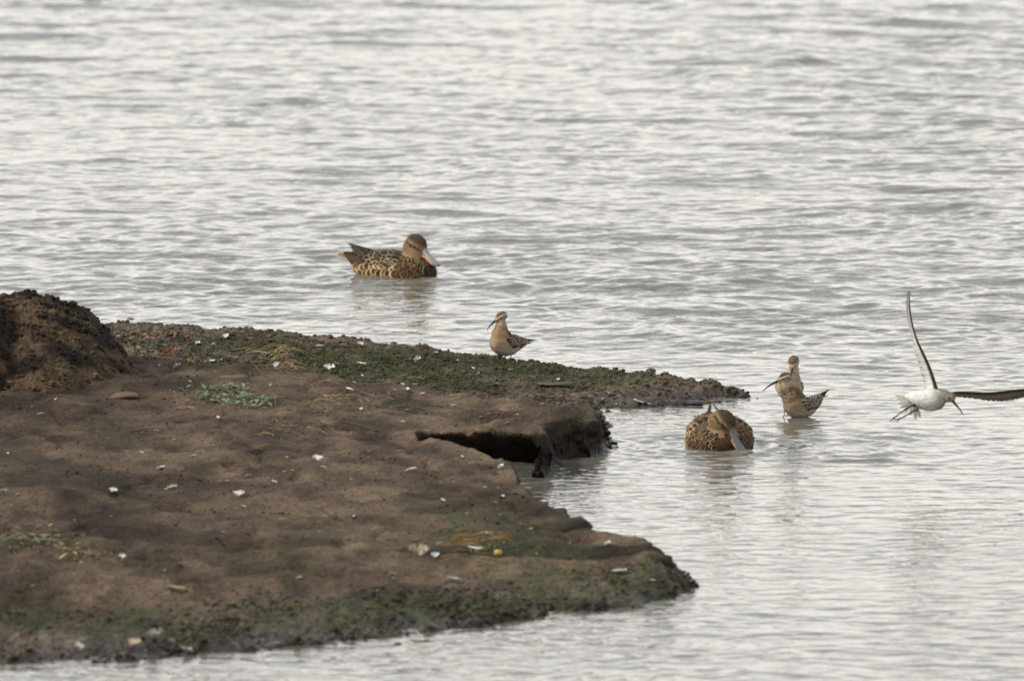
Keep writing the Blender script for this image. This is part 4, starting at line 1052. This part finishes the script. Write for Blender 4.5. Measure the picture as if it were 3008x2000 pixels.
stone('clod', 1935, 1646, (84, 100, 60), PEAT, 'dark rounded lump on the far edge of the near point, close to its tip', 'clod', 33)
stone('clod', 2030, 1706, (26, 30, 22), STONE, 'dark clod on the very tip of the near point', 'clod', 17)
stone('clod', 1168, 1890, (26, 20, 14), STONE, 'single reddish dark clod in the near shallows', 'clod', 18)

# countless crumbs on the low flat, along the shores and on the mound: one mass
random.seed(5)
base = []
for k in range(6):
    bm = clod(50 + k, 1); me = bpy.data.meshes.new('t'); bm.to_mesh(me); bm.free()
    co_ = np.array([v_.co[:] for v_ in me.vertices]); fc = np.array([list(p.vertices) for p in me.polygons]); base.append((co_, fc)); bpy.data.meshes.remove(me)
idx_all = np.arange(X.size); Xf, Yf, Zf = Xd.ravel(), Yd.ravel(), Z.ravel()
wgt = (rough_far.ravel() * (prof.ravel() > .05) * 1.0 + shore_r.ravel() * ((dist.ravel() > -.3)) * 1.1 * (uu.ravel() < .01) + .11 * (prof.ravel() > .5)) * (Zf > -.012) * (Xf > -2.1)
wgt = wgt * (.25 + 1.5 * sstep(.4, .65, fbm(Xf * 8, Yf * 4, 88, 3)))
wgt /= wgt.sum(); pick = RNG.choice(idx_all, 19000, p=wgt)
VV = []; FF = []; CC = []; off = 0
cf = c.reshape(-1, 3)
for i in pick:
    co_, fc = base[i % 6]; s_ = float(np.clip(RNG.lognormal(-5.45, .42), .0018, .013)); a_ = RNG.random() * 6.28
    if rough_far.ravel()[i] < .2 and prof.ravel()[i] > .6: s_ *= .62
    ca, sa = math.cos(a_), math.sin(a_); q = co_ * s_; q = np.stack([q[:, 0] * ca - q[:, 1] * sa, q[:, 0] * sa + q[:, 1] * ca, q[:, 2]], -1)
    q += [Xf[i], Yf[i], Zf[i] + s_ * .25]; VV.append(q); FF.append(fc + off); off += len(co_)
    CC.append(np.tile(cf[i] * RNG.uniform(.6, 1.35) + np.array([.004, .002, 0]), (len(co_), 1)))
for mco, mcc in MOUNDS:
    for i in RNG.integers(0, len(mco), 1500):
        if mco[i, 2] < .06: continue
        co_, fc = base[i % 6]; s_ = float(np.clip(RNG.lognormal(-4.95, .45), .003, .018)); q = co_ * s_ + mco[i]
        VV.append(q); FF.append(fc + off); off += len(co_); CC.append(np.tile(mcc[i] * RNG.uniform(.5, 1.5), (len(co_), 1)))
VV = np.concatenate(VV); FF = np.concatenate(FF); CC = np.concatenate(CC)
me = bpy.data.meshes.new('crumbs'); me.from_pydata(VV.tolist(), [], FF.tolist()); me.update(); set_col(me, CC)
o = link('mud_crumbs', me, MUD, smooth=False); tag(o, 'crumbs and small clods of mud strewn over the spit', 'mud', kind='stuff')
# pale grit and shreds of down too small to tell apart
wp = (prof.ravel() > .3) * (Xf > -2.1) * (.2 + sstep(.45, .65, fbm(Xf * 3, Yf * 1.5, 97, 3))); wp = wp / wp.sum()
pick = RNG.choice(idx_all, 420, p=wp); V2 = []; F2 = []; o2 = 0
for i in pick:
    co_, fc = base[i % 6]; s_ = float(np.clip(RNG.lognormal(-6.2, .45), .001, .0045)); q = co_ * s_ * np.array([RNG.uniform(.8, 2.4), 1, .6]) + [Xf[i], Yf[i], Zf[i] + .5 * s_]
    V2.append(q); F2.append(fc + o2); o2 += len(co_)
o = from_lists('pale_grit', np.concatenate(V2).tolist(), np.concatenate(F2).tolist(), mat_plain('pale_grit', (.36, .33, .28), rough=.85, vary=.45, scale=18, spec=.1)); tag(o, 'pale specks of grit and down sprinkled over the mud', 'grit', kind='stuff')
# algae tufts
wg = (green.ravel() ** 1.5) * (prof.ravel() > .1) * (Xf > -2.1); wg = wg * (.12 + rough_far.ravel()); wg /= wg.sum()
pick = RNG.choice(idx_all, 6500, p=wg); vs = []; fs = []
for i in pick:
    p = np.array([Xf[i], Yf[i], Zf[i]])
    for k in range(2):
        a_ = RNG.random() * 6.28; h_ = RNG.uniform(.002, .006); w_ = RNG.uniform(.0015, .0035); b_ = len(vs)
        d_ = np.array([math.cos(a_), math.sin(a_), 0]) * w_; j = RNG.uniform(-.005, .005, 3); j[2] = 0
        vs += [tuple(p + j - d_), tuple(p + j + d_), tuple(p + j + np.array([RNG.uniform(-.003, .003), RNG.uniform(-.003, .003), h_]))]; fs.append((b_, b_ + 1, b_ + 2))
ALG = mat_plain('algae', (.045, .058, .018), rough=.8, vary=.5, scale=30)
o = from_lists('algae', vs, fs, ALG); tag(o, 'short green algae film growing on the wet mud', 'algae', kind='stuff')
